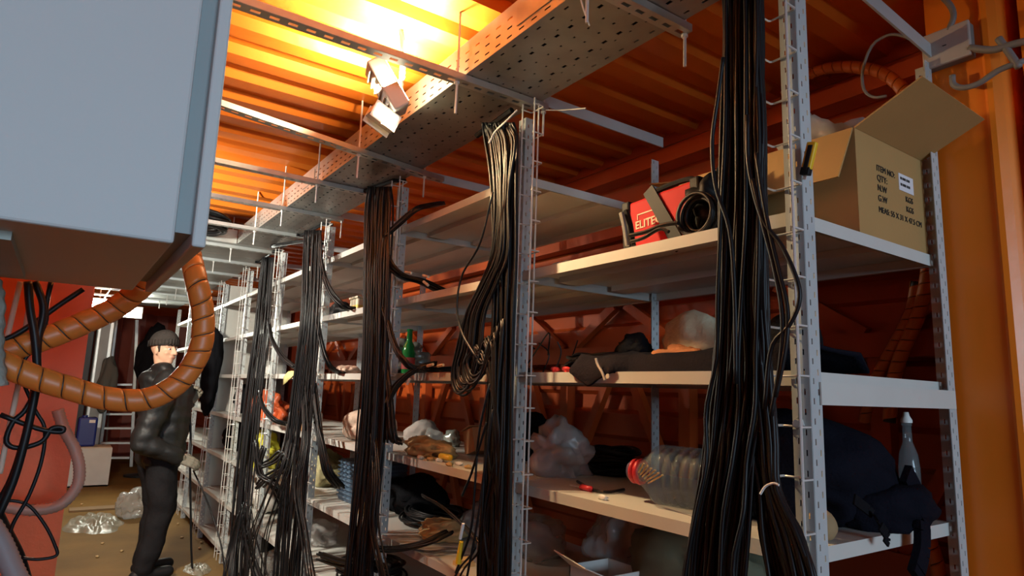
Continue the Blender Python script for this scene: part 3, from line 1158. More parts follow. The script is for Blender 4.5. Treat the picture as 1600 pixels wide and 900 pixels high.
yA, yB = onX(1340, 198, BX1), onX(1455, 238, BX1)
flap(Vector((BX1, BY0, BZ1)), Vector((BX1, BY1, BZ1)), onY(1538, 186, BY1+0.01), onY(1441, 119, BY0+0.01))
flap(Vector((BX0, BY0, BZ1)), Vector((BX1-0.004, BY0, BZ1)), Vector((BX1-0.016, BY0-0.055, BZ1-0.135)), Vector((BX0+0.02, BY0-0.055, BZ1-0.135)))
flap(Vector((BX0, BY1, BZ1)), Vector((BX1-0.004, BY1, BZ1)), Vector((BX1-0.02, BY1+0.02, BZ1+0.14)), Vector((BX0+0.02, BY1+0.02, BZ1+0.14)))
flap(Vector((BX0, BY0, BZ1)), Vector((BX0, BY1, BZ1)), Vector((BX0-0.14, BY1-0.01, BZ1+0.03)), Vector((BX0-0.14, BY0+0.01, BZ1+0.03)))
XT = BX1+0.0012
for body, yy, zz, sz in (('ITEM NO:', 1.622, 2.030, 0.0225), ('QTY:', 1.622, 2.004, 0.0235), ('N.W', 1.622, 1.978, 0.0235), ('KGS', 1.770, 1.978, 0.022), ('G.W', 1.622, 1.951, 0.0235), ('KGS', 1.770, 1.951, 0.022), ('MEAS: 55 X 31 X 47.5 CM', 1.622, 1.922, 0.0212)):
    text('printed_text', body, sz, INK, bx, (XT, yy, zz), (0, 1, 0), (0, 0, 1))
mb = MB()
mb.box((BX1, 1.738, 2.004), (BX1+0.0015, 1.818, 2.050))
mb.build('paper_label', mat('white_label', (0.72, 0.68, 0.70), 0.7), bx, label='white paper sticker')
mb = MB()
for zz in (2.034, 2.017):
    y_ = 1.745
    for ww in (0.012, 0.006, 0.016, 0.009, 0.012):
        mb.box((BX1+0.0015, y_, zz), (BX1+0.002, y_+ww*0.8, zz+0.007))
        y_ += ww
mb.build('printed_line', INK, bx)
tag(lump('plastic_bag', Vector((-0.93, 1.69, 2.13)), (0.11, 0.095, 0.095), BAGW, 5, 0.5, 3.0, base=2.0), 'crumpled white plastic bag sticking out of the open cardboard box', 'bag')

# yellow cutter knife tucked at the corner post
kn = thing('utility_knife', 'yellow and black cutter knife hanging at the corner post by the cardboard box', 'knife', onY(1262, 275, 1.215))
a, b = onY(1270, 222, 1.222), onY(1258, 274, 1.222)
d = (b-a)
dn = d.normalized()
sd = Vector((0, 1, 0)).cross(dn).normalized()
mb = MB()
mb.obox(a+d*0.42, d*0.42, sd*0.0105, (0, 0.006, 0))
mb.build('handle', YELLOW, kn, bevel=0.003, label='yellow handle')
mb = MB()
mb.obox(a+d*0.5, d*0.40, sd*0.0055, (0, 0.0075, 0))
mb.obox(a+d*0.88, d*0.12, sd*0.010, (0, 0.007, 0))
mb.build('grip', BLACKC2, kn, bevel=0.002, label='black grip')
mb = MB()
mb.obox(a+d*1.06, d*0.07, sd*0.004, (0, 0.0006, 0))
mb.build('blade', WIRE, kn)

# red welding machine
wz = Z(2)
we = thing('welding_machine', 'red and black inverter welder tipped on the top shelf', 'welder', (-1.32, 1.36, wz))
o1 = Vector((-1.365, 1.36, wz+0.012))
RW = Matrix.Rotation(math.radians(-3), 3, 'Y')
ex, ey, ez = RW @ Vector((1, 0, 0)), Vector((0, 1, 0)), RW @ Vector((0, 0, 1))
WL, WD, WH = 0.27, 0.13, 0.165
mb = MB()
mb.obox(o1+ex*WL/2+ey*WD/2+ez*(WH/2), ex*WL/2, ey*WD/2, ez*WH/2)
mb.build('case', RED, we, bevel=0.008)
for nm, f0, f1 in (('front_panel', -0.012, 0.02), ('rear_panel', WL-0.02, WL+0.012)):
    mb = MB()
    mb.obox(o1+ex*(f0+f1)/2+ey*WD/2+ez*(WH/2), ex*(f1-f0)/2, ey*(WD/2+0.006), ez*(WH/2+0.006))
    mb.build(nm, BLACKC2, we, bevel=0.006)
mb = MB()
mb.tube(catmull([o1+ex*0.05+ey*WD/2+ez*WH, o1+ex*0.06+ey*WD/2+ez*(WH+0.035), o1+ex*0.2+ey*WD/2+ez*(WH+0.035), o1+ex*0.21+ey*WD/2+ez*WH], 16), 0.009, 8)
mb.build('handle', BLACKC2, we)
mb = MB()     # strap across the side
mb.obox(o1+ex*0.155-ey*0.004+ez*(WH*0.5), (ex*0.055-ez*0.10), ey*0.003, (ex+ez*0.55).normalized()*0.02)
mb.build('strap', BLACKC2, we)
text('printed_text', 'ELITECH', 0.034, mat('cream_print', (0.75, 0.5, 0.35), 0.6), we, o1+ex*0.040-ey*0.0012+ez*0.075, ex, ez, bold=0.0006)
mb = MB()
mb.obox(o1+ex*0.085-ey*0.001+ez*0.118, ex*0.035, ey*0.0006, ez*0.0018)
mb.obox(o1+ex*0.051-ey*0.001+ez*0.111, ex*0.0015, ey*0.0006, ez*0.008)
mb.build('printed_line', mat('cream_print', (0.75, 0.5, 0.35), 0.6), we)


def coil(name, c, r, n_, rad, label, axis='Z', seed=0, m=BLACKC, h=0.03, squash=1.0, group=None):
    rnd = random.Random(seed)
    c = Vector(c)
    t = thing(name, label, 'cable coil', c, group)
    for i in range(n_):
        rr = r*(0.75+0.3*rnd.random())
        off = Vector((rnd.uniform(-1, 1), rnd.uniform(-1, 1), 0))*r*0.1
        zz = rad+h*rnd.random()
        pts = []
        for k in range(29):
            an = 2*math.pi*k/28
            tilt = rnd.uniform(-0.004, 0.004) if k < 28 else 0
            if axis == 'Z':
                p = Vector((rr*math.cos(an), rr*squash*math.sin(an), zz+0.008*math.sin(an*2+i)))+off
                p.z = max(p.z, rad)
            else:
                p = Vector((rr*math.cos(an), zz-h/2, rr*math.sin(an)))+Vector((off.x, 0, off.y*0.3))
                p.z += r*1.14+rad
            pts.append(c+p)
        mb = MB()
        mb.tube(pts, rad, 6, False)
        mb.build('loop', m, t, True)
    return t


coil('cable_coil', (-1.055, 1.31, wz), 0.055, 14, 0.005, 'black coiled welding lead standing in front of the red welder', 'Y', 3, h=0.06)
lump_o = lump('cable_heap', (-1.055, 1.41, wz+0.09), (0.085, 0.08, 0.115), BLACKC2, 12, 0.5, 4, base=wz)
tag(lump_o, 'black heap of welding leads and strap right of the red welder', 'cables')
# electrode clamp left of it
cl = thing('welding_clamp', 'dark welding clamp lying left of the red welder', 'clamp', onY(975, 372, 1.29))
mb = MB()
P = [onY(x, y, 1.28) for x, y in ((971, 333), (975, 350), (980, 384))]
mb.tube(P, [0.008, 0.007, 0.006], 8)
mb.build('jaw', GALV_DARK, cl)
mb = MB()
P = [onY(x, y, 1.30) for x, y in ((978, 330), (985, 352), (990, 384))]
mb.tube(P, [0.010, 0.008, 0.007], 8)
mb.build('handle', BLACKC2, cl)
mb = MB()
mb.tube(catmull([onY(x, y, 1.27) for x, y in ((985, 368), (1010, 362), (1035, 352), (1060, 348))], 14), 0.006, 6)
mb.tube(catmull([onY(x, y, 1.26) for x, y in ((985, 378), (1005, 372), (1030, 358), (1045, 362))], 14), 0.005, 6)
mb.build('lead', BLACKC, cl)
tag(lump('rag', (-1.66, 1.40, wz+0.02), (0.07, 0.06, 0.028), mat('grey_rag', (0.5, 0.48, 0.45), 0.9), 31, 0.4, 3, base=wz), 'small pale rag on the second shelf at the second post', 'cloth')
tag(lump('work_glove', (-1.56, 1.42, wz+0.02), (0.06, 0.05, 0.022), BLACKCLOTH, 32, 0.4, 3, base=wz), 'small black glove behind the pale rag on the second shelf', 'glove')

# --- third level, bay nearest: jacket, cloths, cables, connectors
z3 = Z(3)
# jacket: heap with a flap over the shelf lip
mb = MB()
xs0, xs1 = -1.47, -0.80
NU, NVv = 40, 22
prof_ = [(1.62, 0.01), (1.57, 0.05), (1.48, 0.075), (1.40, 0.07), (1.33, 0.06), (1.27, 0.05), (1.235, 0.035), (1.224, 0.012), (1.2215, -0.012), (1.220, -0.03)]
for i in range(NU+1):
    u = i/NU
    X = xs0+(xs1-xs0)*u
    hang = max(0.0, 1-abs(u-0.13)/0.16)
    for (Y, h) in prof_:
        nn = noise.fractal(Vector((X*7, Y*7, 3.0)), 1, 2, 3)
        hh = h*(0.75+0.5*nn)+0.008
        yy = Y
        zz = z3+hh
        if Y < 1.24:
            if hang > 0.02:
                zz = z3+0.012-(1.24-Y)*2.4*hang-(0.006 if Y < 1.225 else 0)
                yy = 1.2275-0.008*hang+0.003*nn
            else:
                yy = 1.262+0.4*(Y-1.22)
                zz = z3+0.004+h*0.25
        mb.v.append((X+0.02*nn, yy, max(zz, z3+0.003) if yy > 1.238 else zz))
L_ = len(prof_)
for i in range(NU):
    for j in range(L_-1):
        mb.f.append((i*L_+j, (i+1)*L_+j, (i+1)*L_+j+1, i*L_+j+1))
jk = mb.build('jacket', DARKCLOTH, None, True)
solid(jk, 0.008, 1)
tag(jk, 'dark blue work jacket sprawled on the middle shelf with one end over the lip', 'jacket')
mb = MB()
mb.tube(catmull([onY(x, y, 1.216) for x, y in ((931, 560), (934, 570), (941, 582), (945, 594))], 10), 0.004, 5)
mb.build('hem', mat('cream_trim', (0.6, 0.5, 0.38), 0.8), jk, label='cream hem')
mb = MB()
c_ = onY(950, 588, 1.214)
mb.lathe(c_, (0, -1, 0), [(0.0001, 0.003), (0.007, 0.003), (0.007, 0)], 10)
mb.build('button', mat('cream_trim', (0.6, 0.5, 0.38), 0.8), jk, label='cream button')
tag(lump('work_boot', onY(992, 552, 1.44), (0.06, 0.045, 0.055), BLACKCLOTH, 41, 0.3, 2.5, base=z3, rotz=0.3), 'black pointed boot toe sticking up behind the dark jacket', 'boot')
tag(lump('cloth_bag', onY(1088, 536, 1.50), (0.105, 0.07, 0.085), CREAMCLOTH, 42, 0.25, 2.0, base=z3, crease=0.3), 'cream cloth bag piled behind the dark jacket on the middle shelf', 'cloth')
tag(lump('leather_glove', onY(1062, 562, 1.44), (0.105, 0.035, 0.042), BROWNCLOTH, 43, 0.35, 2.6, base=z3), 'rust-brown leather cloth between the dark jacket and the cream bag', 'cloth')
coil('cable_pile', (-1.56, 1.44, z3), 0.12, 18, 0.006, 'flat pile of black cables at the second post on the middle shelf', 'Z', 8, h=0.05, squash=0.8)
coil('cable_pile', (-1.42, 1.66, z3), 0.14, 12, 0.006, 'black cable pile at the back of the middle shelf behind the jacket', 'Z', 9, h=0.06, squash=0.6)
for k, (xx, yy) in enumerate(((868, 576), (886, 576))):
    p = onY(xx, yy+3, 1.262)
    p.z = z3
    t = thing('power_plug', ['left red plug on the middle shelf edge beside the cable pile', 'right red plug on the middle shelf edge, nearer the jacket'][k], 'plug', p)
    mb = MB()
    mb.lathe(p+Vector((-0.014, 0, 0.0095)), (1, 0.1, 0), [(0.0001, 0), (0.009, 0), (0.009, 0.016), (0.006, 0.018), (0.006, 0.028), (0.0001, 0.028)], 10)
    mb.build('shell', REDP, t, True)
    mb = MB()
    mb.box(p+Vector((-0.006, -0.006, 0)), p+Vector((0.004, 0.006, 0.012)))
    mb.build('latch', REDP, t)
tag(lump('black_bag', (-0.90, 1.46, z3+0.075), (0.07, 0.07, 0.08), BLACKCLOTH, 44, 0.2, 2, base=z3), 'round black bag behind the corner post on the middle shelf', 'bag')
# thin leads rising from the pile
for k, pts in enumerate(([(820, 575), (840, 545), (858, 520), (856, 555)], [(800, 560), (815, 530), (835, 545)])):
    mb = MB()
    mb.tube(catmull([onY(x, y, 1.5) for x, y in pts], 14), 0.003, 5)
    tag(mb.build('wire_end', BLACKC), ['thin black wire end curling up from the cable pile', 'thin black wire end rising close to the second post'][k], 'wire')

# --- fourth level: plastic bag, coil, screwdriver, big bottle, backpack, clear bottle
z4 = Z(4)
tag(lump('plastic_bag', sp(862, 742, 4)+Vector((0, 0.03, 0.07)), (0.115, 0.10, 0.10), BAGW, 51, 0.6, 3.2, base=z4, flat=False), 'crumpled translucent plastic bag on the shelf beside the second post', 'bag')
coil('cable_coil', sp(937, 742, 4)+Vector((0.0, 0.06, 0)), 0.10, 22, 0.0055, 'flat coil of black cable between the plastic bag and the big bottle', 'Z', 14, h=0.085, squash=0.85)
sc = sp(908, 766, 4)
sd_ = thing('screwdriver', 'small red-handled screwdriver on the shelf by the black coil', 'screwdriver', sc)
dx_ = Vector((1, 0.1, 0)).normalized()
mb = MB()
mb.lathe(sc+Vector((-0.005, 0, 0.009))+dx_*0.0, dx_, [(0.0001, 0), (0.006, 0.001), (0.009, 0.006), (0.008, 0.03), (0.009, 0.045), (0.0001, 0.05)], 10)
mb.build('handle', REDP, sd_, True, label='red handle')
mb = MB()
mb.lathe(sc+Vector((-0.005, 0, 0.009))-dx_*0.04, dx_, [(0.0001, 0), (0.0025, 0), (0.0025, 0.042)], 8)
mb.build('shaft', WIRE, sd_)
mb = MB()
mb.tube(catmull([sp(x, y, 4)+Vector((0, 0, 0.006)) for x, y in ((902, 755), (925, 768), (950, 772), (975, 768))], 14), 0.0045, 6)
tag(mb.build('loose_lead', BLACKC), 'loose black lead curving along the shelf before the black coil', 'cable')
tag(lump('crumpled_paper', sp(942, 781, 4)+Vector((0, 0, 0.006)), (0.016, 0.010, 0.008), WHITEP, 55, 0.3, 2, base=z4, sub=3), 'tiny white paper scrap on the shelf in front of the coil', 'paper')
# big bottle lying on its side
neck = sp(993, 782, 4)+Vector((0, 0.0, 0.062))
bd = Vector((1, 0.16, 0)).normalized()
bt = thing('water_bottle', 'large clear ribbed plastic bottle lying on its side, red ring at its neck', 'bottle', (neck.x+0.12, neck.y, z4))
neck = Vector((neck.x, neck.y, z4+0.0795))
prof_ = [(0.024, 0.0), (0.024, 0.02), (0.03, 0.022), (0.045, 0.04), (0.07, 0.075)]
for k in range(9):
    h0 = 0.085+0.026*k
    prof_ += [(0.079, h0), (0.079, h0+0.013), (0.0735, h0+0.017), (0.0735, h0+0.022)]
prof_ += [(0.078, 0.325), (0.066, 0.34), (0.0001, 0.335)]
mb = MB()
mb.lathe(neck, bd, prof_, 28)
mb.build('bottle_body', PET, bt, True)
mb = MB()
mb.lathe(neck-bd*0.0, bd, [(0.026, 0.010), (0.034, 0.012), (0.036, 0.018), (0.034, 0.024), (0.026, 0.026)], 22)
mb.lathe(neck-bd*0.0, bd, [(0.026, -0.004), (0.034, -0.002), (0.034, 0.005), (0.026, 0.007)], 22)
mb.build('neck_ring', REDP, bt, True, label='red neck ring')
mb = MB()
mb.lathe(neck, bd, [(0.0001, -0.016), (0.024, -0.016), (0.027, -0.012), (0.027, 0.004)], 22)
mb.build('cap', mat('purple_cap', (0.10, 0.07, 0.13), 0.4), bt, True, label='dark purple cap')
for k in range(6):
    a = onY(998+7*k, 737+5*k, neck.y-0.083)
    b = onY(1008+9*k*1.05, 716+7*k, neck.y-0.088)
    a = onY(998+3*k, 738+3.4*k, neck.y-0.05)
    b = onY(1006+6*k, 724+3.6*k, neck.y-0.082)
    mb = MB()
    mb.tube([a, b], 0.0024, 5)
    tag(mb.build('wooden_stick', mat('pale_wood', (0.72, 0.48, 0.2), 0.6)), 'short pale wooden stick fanned against the neck of the big clear bottle', 'stick', 'wooden sticks on the bottle')
# black backpack behind the end of the rack
bp_ = thing('backpack', 'large black cloth bag slumped over the edge of the end shelf', 'bag', (-0.95, 1.55, z4))
lump('bag_body', (-0.96, 1.55, z4+0.11), (0.22, 0.17, 0.15), DARKCLOTH, 61, 0.22, 2.0, parent=bp_, base=z4, crease=0.3)
for k, pts in enumerate(([(1335, 780), (1360, 800), (1376, 822), (1386, 838), (1384, 850)], [(1415, 740), (1432, 775), (1440, 815), (1440, 860), (1430, 900)])):
    mb = MB()
    P = catmull([onX(x, y, -0.712 if i > 1 else -0.74) for i, (x, y) in enumerate(pts)], 14)
    if k == 0:
        for i in range(len(P)-1):
            d = P[i+1]-P[i]
            nn = d.cross(Vector((1, 0, 0))).normalized()*0.011
            mb.obox((P[i]+P[i+1])/2, d*0.55, nn, (0.002, 0, 0))
        mb.build('strap', BLACKCLOTH, bp_)
    else:
        for i in range(len(P)-1):
            d = P[i+1]-P[i]
            nn = d.cross(Vector((1, 0, 0))).normalized()*0.024
            mb.obox((P[i]+P[i+1])/2, d*0.56, nn, (0.008, 0, 0))
        mb.build('sleeve', DARKCLOTH, bp_)
lump('bag_flap', (-0.80, 1.66, z4+0.045), (0.10, 0.13, 0.07), DARKCLOTH, 62, 0.25, 2.2, parent=bp_, base=z4)
cb = onX(1425, 800, -0.80)
cb.z = z4
gb = thing('glass_bottle', 'small clear bottle with white label standing behind the black bag', 'bottle', cb)
mb = MB()
mb.lathe(cb, (0, 0, 1), [(0.0001, 0.001), (0.024, 0.001), (0.0245, 0.02), (0.0245, 0.13), (0.021, 0.165), (0.011, 0.195), (0.010, 0.235), (0.012, 0.236), (0.012, 0.242), (0.010, 0.243)], 24)
mb.build('bottle_body', PET, gb, True)
mb = MB()
mb.lathe(cb, (0, 0, 1), [(0.0252, 0.035), (0.0252, 0.085)], 24)
mb.build('label', WHITEP, gb, True, label='white label')
mb = MB()
mb.lathe(cb, (0, 0, 1), [(0.0135, 0.243), (0.0135, 0.250), (0.008, 0.260), (0.006, 0.27), (0.0001, 0.27)], 16)
mb.build('cap', WHITEP, gb, True)
tag(lump('wooden_block', (-0.79, 1.36, z4+0.03), (0.035, 0.03, 0.035), mat('worn_wood', (0.33, 0.22, 0.11), 0.8), 63, 0.1, 2, base=z4, sub=3), 'small worn wooden block next to the corner post under the black bag', 'block')

# --- fifth level near bay (bottom of the frame)
z5 = Z(5)
cp = thing('carton', 'white cardboard carton with open flaps on the lowest visible shelf', 'box', (-1.47, 1.42, z5))
mb = MB()
x0, x1, y0, y1, z0, z1 = -1.58, -1.42, 1.34, 1.50, z5+0.001, z5+0.125
mb.box((x0, y0, z0), (x1, y0+0.004, z1))
mb.box((x0, y1-0.004, z0), (x1, y1, z1))
mb.box((x0, y0, z0), (x0+0.004, y1, z1))
mb.box((x1-0.004, y0, z0), (x1, y1, z1))
mb.box((x0, y0, z0), (x1, y1, z0+0.004))
mb.build('carton_body', mat('white_carton', (0.62, 0.60, 0.57), 0.7), cp)
mb = MB()
mb.add([(x0, y0, z1), (x1, y0, z1), (x1-0.01, y0-0.07, z1+0.03), (x0+0.01, y0-0.07, z1+0.05)], [(0, 1, 2, 3)])
solid(mb.build('flap', mat('white_carton', (0.62, 0.60, 0.57), 0.7), cp), 0.003)
tag(lump('cloth_heap', (-1.30, 1.62, z5+0.13), (0.24, 0.13, 0.14), mat('olive_cloth', (0.12, 0.115, 0.07), 0.9), 71, 0.35, 2.5, base=z5), 'dim olive cloth heap behind the white carton', 'cloth')
tag(lump('plastic_bag', (-1.63, 1.60, z5+0.14), (0.09, 0.10, 0.14), BAGC, 72, 0.5, 3, base=z5), 'dim plastic bag behind the white carton near the second post', 'bag')
tag(lump('cardboard_sheet', (-1.05, 1.55, z5+0.05), (0.14, 0.14, 0.05), mat('dim_card', (0.28, 0.2, 0.12), 0.8), 73, 0.1, 1.5, base=z5), 'flattened brown packing right of the olive cloth heap', 'cardboard')

# --- second bay: green bottle, foil, knife, bags
gbp = onY(637, 580, 1.46)
gbp.z = z3
g = thing('glass_bottle', 'green glass bottle with red label on the middle shelf of the second bay', 'bottle', gbp)
mb = MB()
mb.lathe(gbp, (0, 0, 1), [(0.0001, 0.001), (0.033, 0.001), (0.034, 0.01), (0.034, 0.125), (0.028, 0.15), (0.0155, 0.175), (0.0135, 0.225), (0.0155, 0.226), (0.0155, 0.236), (0.011, 0.237)], 20)
mb.build('bottle_body', mat('green_glass', (0.01, 0.20, 0.045), 0.08, 0, 0.05, 4, trans=0.35), g, True)
mb = MB()
mb.lathe(gbp, (0, 0, 1), [(0.0347, 0.03), (0.0347, 0.09)], 20)
mb.build('label', mat('dark_red_label', (0.25, 0.02, 0.015), 0.6), g, True, label='dark red label')
coil('cable_pile', (-2.22, 1.47, z3), 0.17, 14, 0.006, 'flat black cables lying right of the green bottle', 'Z', 31, h=0.03, squash=0.6)
tag(lump('glass_jar', (-2.33, 1.66, z3+0.04), (0.04, 0.04, 0.045), PET, 75, 0.05, 1, base=z3, sub=3), 'small clear jar right behind the green bottle', 'jar')
for k in range(3):
    p = Vector((-2.22+0.08*k, 1.70, z3))
    mb = MB()
    mb.tube(catmull([p, p+Vector((0.03, 0.02, 0.1)), p+Vector((-0.02+0.05*k, 0, 0.15))], 10), 0.003, 5)
    tag(mb.build('wire_end', BLACKC), 'thin wire end standing up from the cables by the green bottle', 'wire', 'wire ends by the green bottle')
FOIL = mat('crumpled_foil', (0.42, 0.44, 0.40), 0.25, 0.5, 0.2, 20)
for k, (xx, yy, s_) in enumerate(((657, 690, 0.038), (690, 688, 0.036), (632, 692, 0.028))):
    p = sp(xx, yy+10, 4)
    tag(lump('plastic_cup', Vector((p.x, p.y+0.06, z4+s_)), (s_*1.3, s_, s_*1.25), BAGC if k != 1 else FOIL, 80+k, 0.6, 2.6, base=z4, sub=3),
        ['crumpled clear plastic cup in the middle of the junk under the green bottle', 'shiny crumpled foil right of the plastic cups', 'small crumpled plastic left of the clear cup'][k], 'litter')
p = sp(690, 722, 4)
kn2 = thing('putty_knife', 'yellow-handled tool with black tip on the junk shelf of the second bay', 'tool', p)
a = Vector((p.x-0.075, p.y, z4+0.022))
mb = MB()
mb.lathe(a, (1, 0.05, 0), [(0.0001, 0), (0.007, 0.002), (0.009, 0.02), (0.009, 0.06), (0.0001, 0.06)], 10)
mb.build('tip', BLACKC2, kn2, True)
mb = MB()
mb.lathe(a, (1, 0.05, 0), [(0.0001, 0.06), (0.012, 0.06), (0.012, 0.13), (0.009, 0.138), (0.0001, 0.138)], 10)
mb.build('handle', YELLOW, kn2, True)
tag(lump('paper_heap', sp(660, 715, 4)+Vector((-0.04, 0.06, 0.02)), (0.16, 0.08, 0.05), TAN, 85, 0.5, 3.5, base=z4), 'crumpled tan paper under the yellow tool', 'paper')
tag(lump('dark_bag', (-2.35, 1.72, z4+0.07), (0.28, 0.10, 0.11), BLACKCLOTH, 86, 0.35, 3, base=z4), 'black bag heap behind the crumpled plastic cups', 'bag')
bxp = sp(735, 712, 4)
bo = thing('brown_carton', 'small orange-brown carton leaning at the cable bundle of the second post', 'box', bxp)
mb = MB()
mb.obox((bxp.x-0.02, bxp.y+0.05, z4+0.062), Vector((0.04, 0.0, 0.012)), Vector((0, 0.05, 0)), Vector((-0.015, 0, 0.05)))
mb.build('carton_body', mat('orange_card', (0.50, 0.20, 0.07), 0.7), bo)
mb = MB()
mb.obox((bxp.x-0.045, bxp.y+0.03, z4+0.115), Vector((0.035, 0, 0.015)), Vector((0, 0.04, 0)), Vector((0, 0, 0.0015)))
mb.build('flap', mat('orange_card', (0.50, 0.20, 0.07), 0.7), bo)
rnd = random.Random(9)
for k in range(6):
    p = sp(655+15*k, 717+3.0*k+rnd.uniform(-2, 3), 4)
    tag(lump('paper_scrap', p+Vector((0, 0.005, 0.006)), (0.02, 0.012, 0.009), TAN if k % 2 else WHITEP, 90+k, 0.4, 3, base=z4, sub=2), 'small paper scrap along the front edge of the junk shelf', 'paper', 'paper scraps on the junk shelf')
# fifth level of second bay
coil('cable_coil', sp(650, 822, 5)+Vector((-0.02, 0.12, 0)), 0.19, 18, 0.0065, 'large loose black cable coil on the fifth shelf of the second bay', 'Z', 35, h=0.05, squash=0.8)
tag(lump('paper_heap', (-2.54, 1.44, z5+0.035), (0.12, 0.09, 0.045), TAN, 101, 0.4, 3, base=z5), 'pale crumpled packing left of the cable coil on the fifth shelf', 'paper')
tag(lump('plastic_bag', (-2.42, 1.62, z5+0.06), (0.14, 0.11, 0.085), BAGC, 102, 0.5, 3, base=z5), 'dim plastic bag left behind the large cable coil', 'bag')
tag(lump('plastic_bag', (-2.14, 1.62, z5+0.06), (0.14, 0.11, 0.09), BAGC, 103, 0.5, 3, base=z5), 'dim plastic bag right behind the large cable coil', 'bag')
p = sp(717, 840, 5)
pl = thing('cable_plug', 'orange and white cable end hanging low at the second cable bundle', 'plug', onY(722, 870, 1.09))
mb = MB()
mb.tube([onY(724, 818, 1.08), onY(719, 842, 1.08)], 0.005, 8)
mb.build('sleeve', WHITEP, pl)
mb = MB()
mb.tube([onY(721, 846, 1.08), onY(716, 880, 1.08)], [0.007, 0.010], 8)
mb.build('plug_body', YELLOW, pl)
mb = MB()
mb.box((-2.16, 1.27, z5+0.0005), (-2.10, 1.33, z5+0.015))
mb.box((-2.15, 1.275, z5+0.0155), (-2.105, 1.325, z5+0.026))
tag(mb.build('wood_offcut', mat('pale_wood', (0.72, 0.48, 0.2), 0.6)), 'small stacked wood offcuts at the front of the fifth shelf', 'wood')

# --- third bay: tub, foil bundle, pink cloth, blue crate, tan cloth
p = onY(562, 484, 1.38)
p.z = Z(2)
tb = thing('food_tub', 'translucent square tub with yellow lid band on the second shelf', 'tub', p)
mb = MB()
mb.box((p.x-0.06, p.y-0.04, p.z+0.001), (p.x+0.06, p.y+0.05, p.z+0.095))
mb.build('tub_body', mat('cloudy_plastic', (0.62, 0.55, 0.42), 0.4), tb, bevel=0.008)
mb = MB()
mb.box((p.x-0.061, p.y-0.0412, p.z+0.035), (p.x+0.061, p.y+0.051, p.z+0.062))
mb.build('label', mat('yellow_band', (0.72, 0.5, 0.1), 0.5), tb, bevel=0.008, label='yellow band')
mb = MB()
mb.box((p.x-0.065, p.y-0.045, p.z+0.0955), (p.x+0.065, p.y+0.055, p.z+0.107))
mb.build('lid', mat('cloudy_plastic', (0.62, 0.55, 0.42), 0.4), tb, bevel=0.003)
tag(lump('foil_bundle', (-3.20, 1.48, z3+0.085), (0.20, 0.13, 0.10), mat('grey_film', (0.16, 0.15, 0.13), 0.2, 0.1, 0.3, 12), 111, 0.5, 3, base=z3), 'dark shiny plastic-wrapped bundle on the middle shelf of the third bay', 'bundle')
tag(lump('cloth_scrap', (-3.52, 1.33, z3+0.02), (0.10, 0.07, 0.028), mat('peach_cloth', (0.6, 0.42, 0.32), 0.9), 112, 0.3, 3, base=z3), 'peach cloth scrap at the front of the middle shelf left of the bundle', 'cloth')
tag(lump('cloth_bundle', (-3.37, 1.42, z4+0.075), (0.19, 0.13, 0.10), PINKCLOTH, 113, 0.28, 2.2, base=z4, crease=0.4), 'pale pink cloth bundle on the fourth shelf of the third bay', 'cloth')
tag(lump('cloth_scrap', (-3.12, 1.62, z4+0.05), (0.09, 0.09, 0.075), mat('grey_pink_cloth', (0.42, 0.36, 0.33), 0.9), 114, 0.3, 2, base=z4), 'grey-pink cloth behind and right of the pink bundle', 'cloth')
p = Vector((-3.50, 1.50, z5))
cr = thing('plastic_crate', 'blue-grey ribbed plastic crate on the fifth shelf below the pink cloth', 'crate', p)
mb = MB()
mb.box((p.x-0.17, p.y-0.12, p.z+0.001), (p.x+0.17, p.y+0.14, p.z+0.225))
mb.build('crate_body', mat('blue_plastic', (0.07, 0.11, 0.17), 0.5), cr, bevel=0.006)
for k in range(9):
    mb = MB()
    zz = p.z+0.02+0.023*k
    mb.box((p.x-0.175, p.y-0.128, zz), (p.x+0.175, p.y-0.1205, zz+0.010))
    mb.box((p.x+0.1705, p.y-0.12, zz), (p.x+0.176, p.y+0.14, zz+0.010))
    mb.build('slat', mat('blue_slat', (0.10, 0.16, 0.24), 0.5), cr)
tag(lump('black_bag', (-3.14, 1.60, z5+0.08), (0.22, 0.14, 0.10), BLACKCLOTH, 115, 0.3, 2.5, base=z5), 'black bag beside the blue crate on the fifth shelf', 'bag')
tag(lump('cloth_scrap', (-3.20, 1.36, z5+0.018), (0.10, 0.06, 0.03), TAN, 116, 0.4, 3, base=z5), 'tan cloth scrap at the front of the fifth shelf, third bay', 'cloth')
z6, z7 = Z(6), Z(7)
coil('cable_coil', (-3.30, 1.45, z6), 0.17, 14, 0.0065, 'black cable coil on the low shelf at the foot of the fourth bundle', 'Z', 41, h=0.08)
tag(lump('plastic_scrap', (-3.10, 1.34, z6+0.02), (0.12, 0.06, 0.03), BAGW, 117, 0.4, 3, base=z6), 'white plastic scrap at the front of the low shelf in the third bay', 'plastic')

# --- fourth bay: yellow cloth, drink bottle, misc
p = Vector((-4.28, 1.234, z3))
mb = MB()
for i in range(9):
    u = i/8
    X = p.x-0.10+0.22*u
    for (Y, h) in ((1.34, 0.01), (1.29, 0.02), (1.245, 0.018), (1.232, 0.004), (1.2305, -0.02), (1.230, -0.075*(1-u)**0.7+0.002)):
        nn = noise.noise(Vector((X*20, Y*20, 1)))
        mb.v.append((X+0.01*nn-(0.05 if h < -0.01 else 0), Y-0.003*abs(nn), z3+h+0.006*nn*(1 if Y > 1.24 else 0)))
for i in range(8):
    for j in range(5):
        mb.f.append((i*6+j, (i+1)*6+j, (i+1)*6+j+1, i*6+j+1))
yc = mb.build('yellow_cloth', mat('pale_yellow_cloth', (0.66, 0.60, 0.24), 0.8), None, True)
solid(yc, 0.004, 1)
tag(yc, 'pale yellow rubber glove hanging over the middle shelf lip of the fourth bay', 'glove')
p = sp(443, 668, 4)
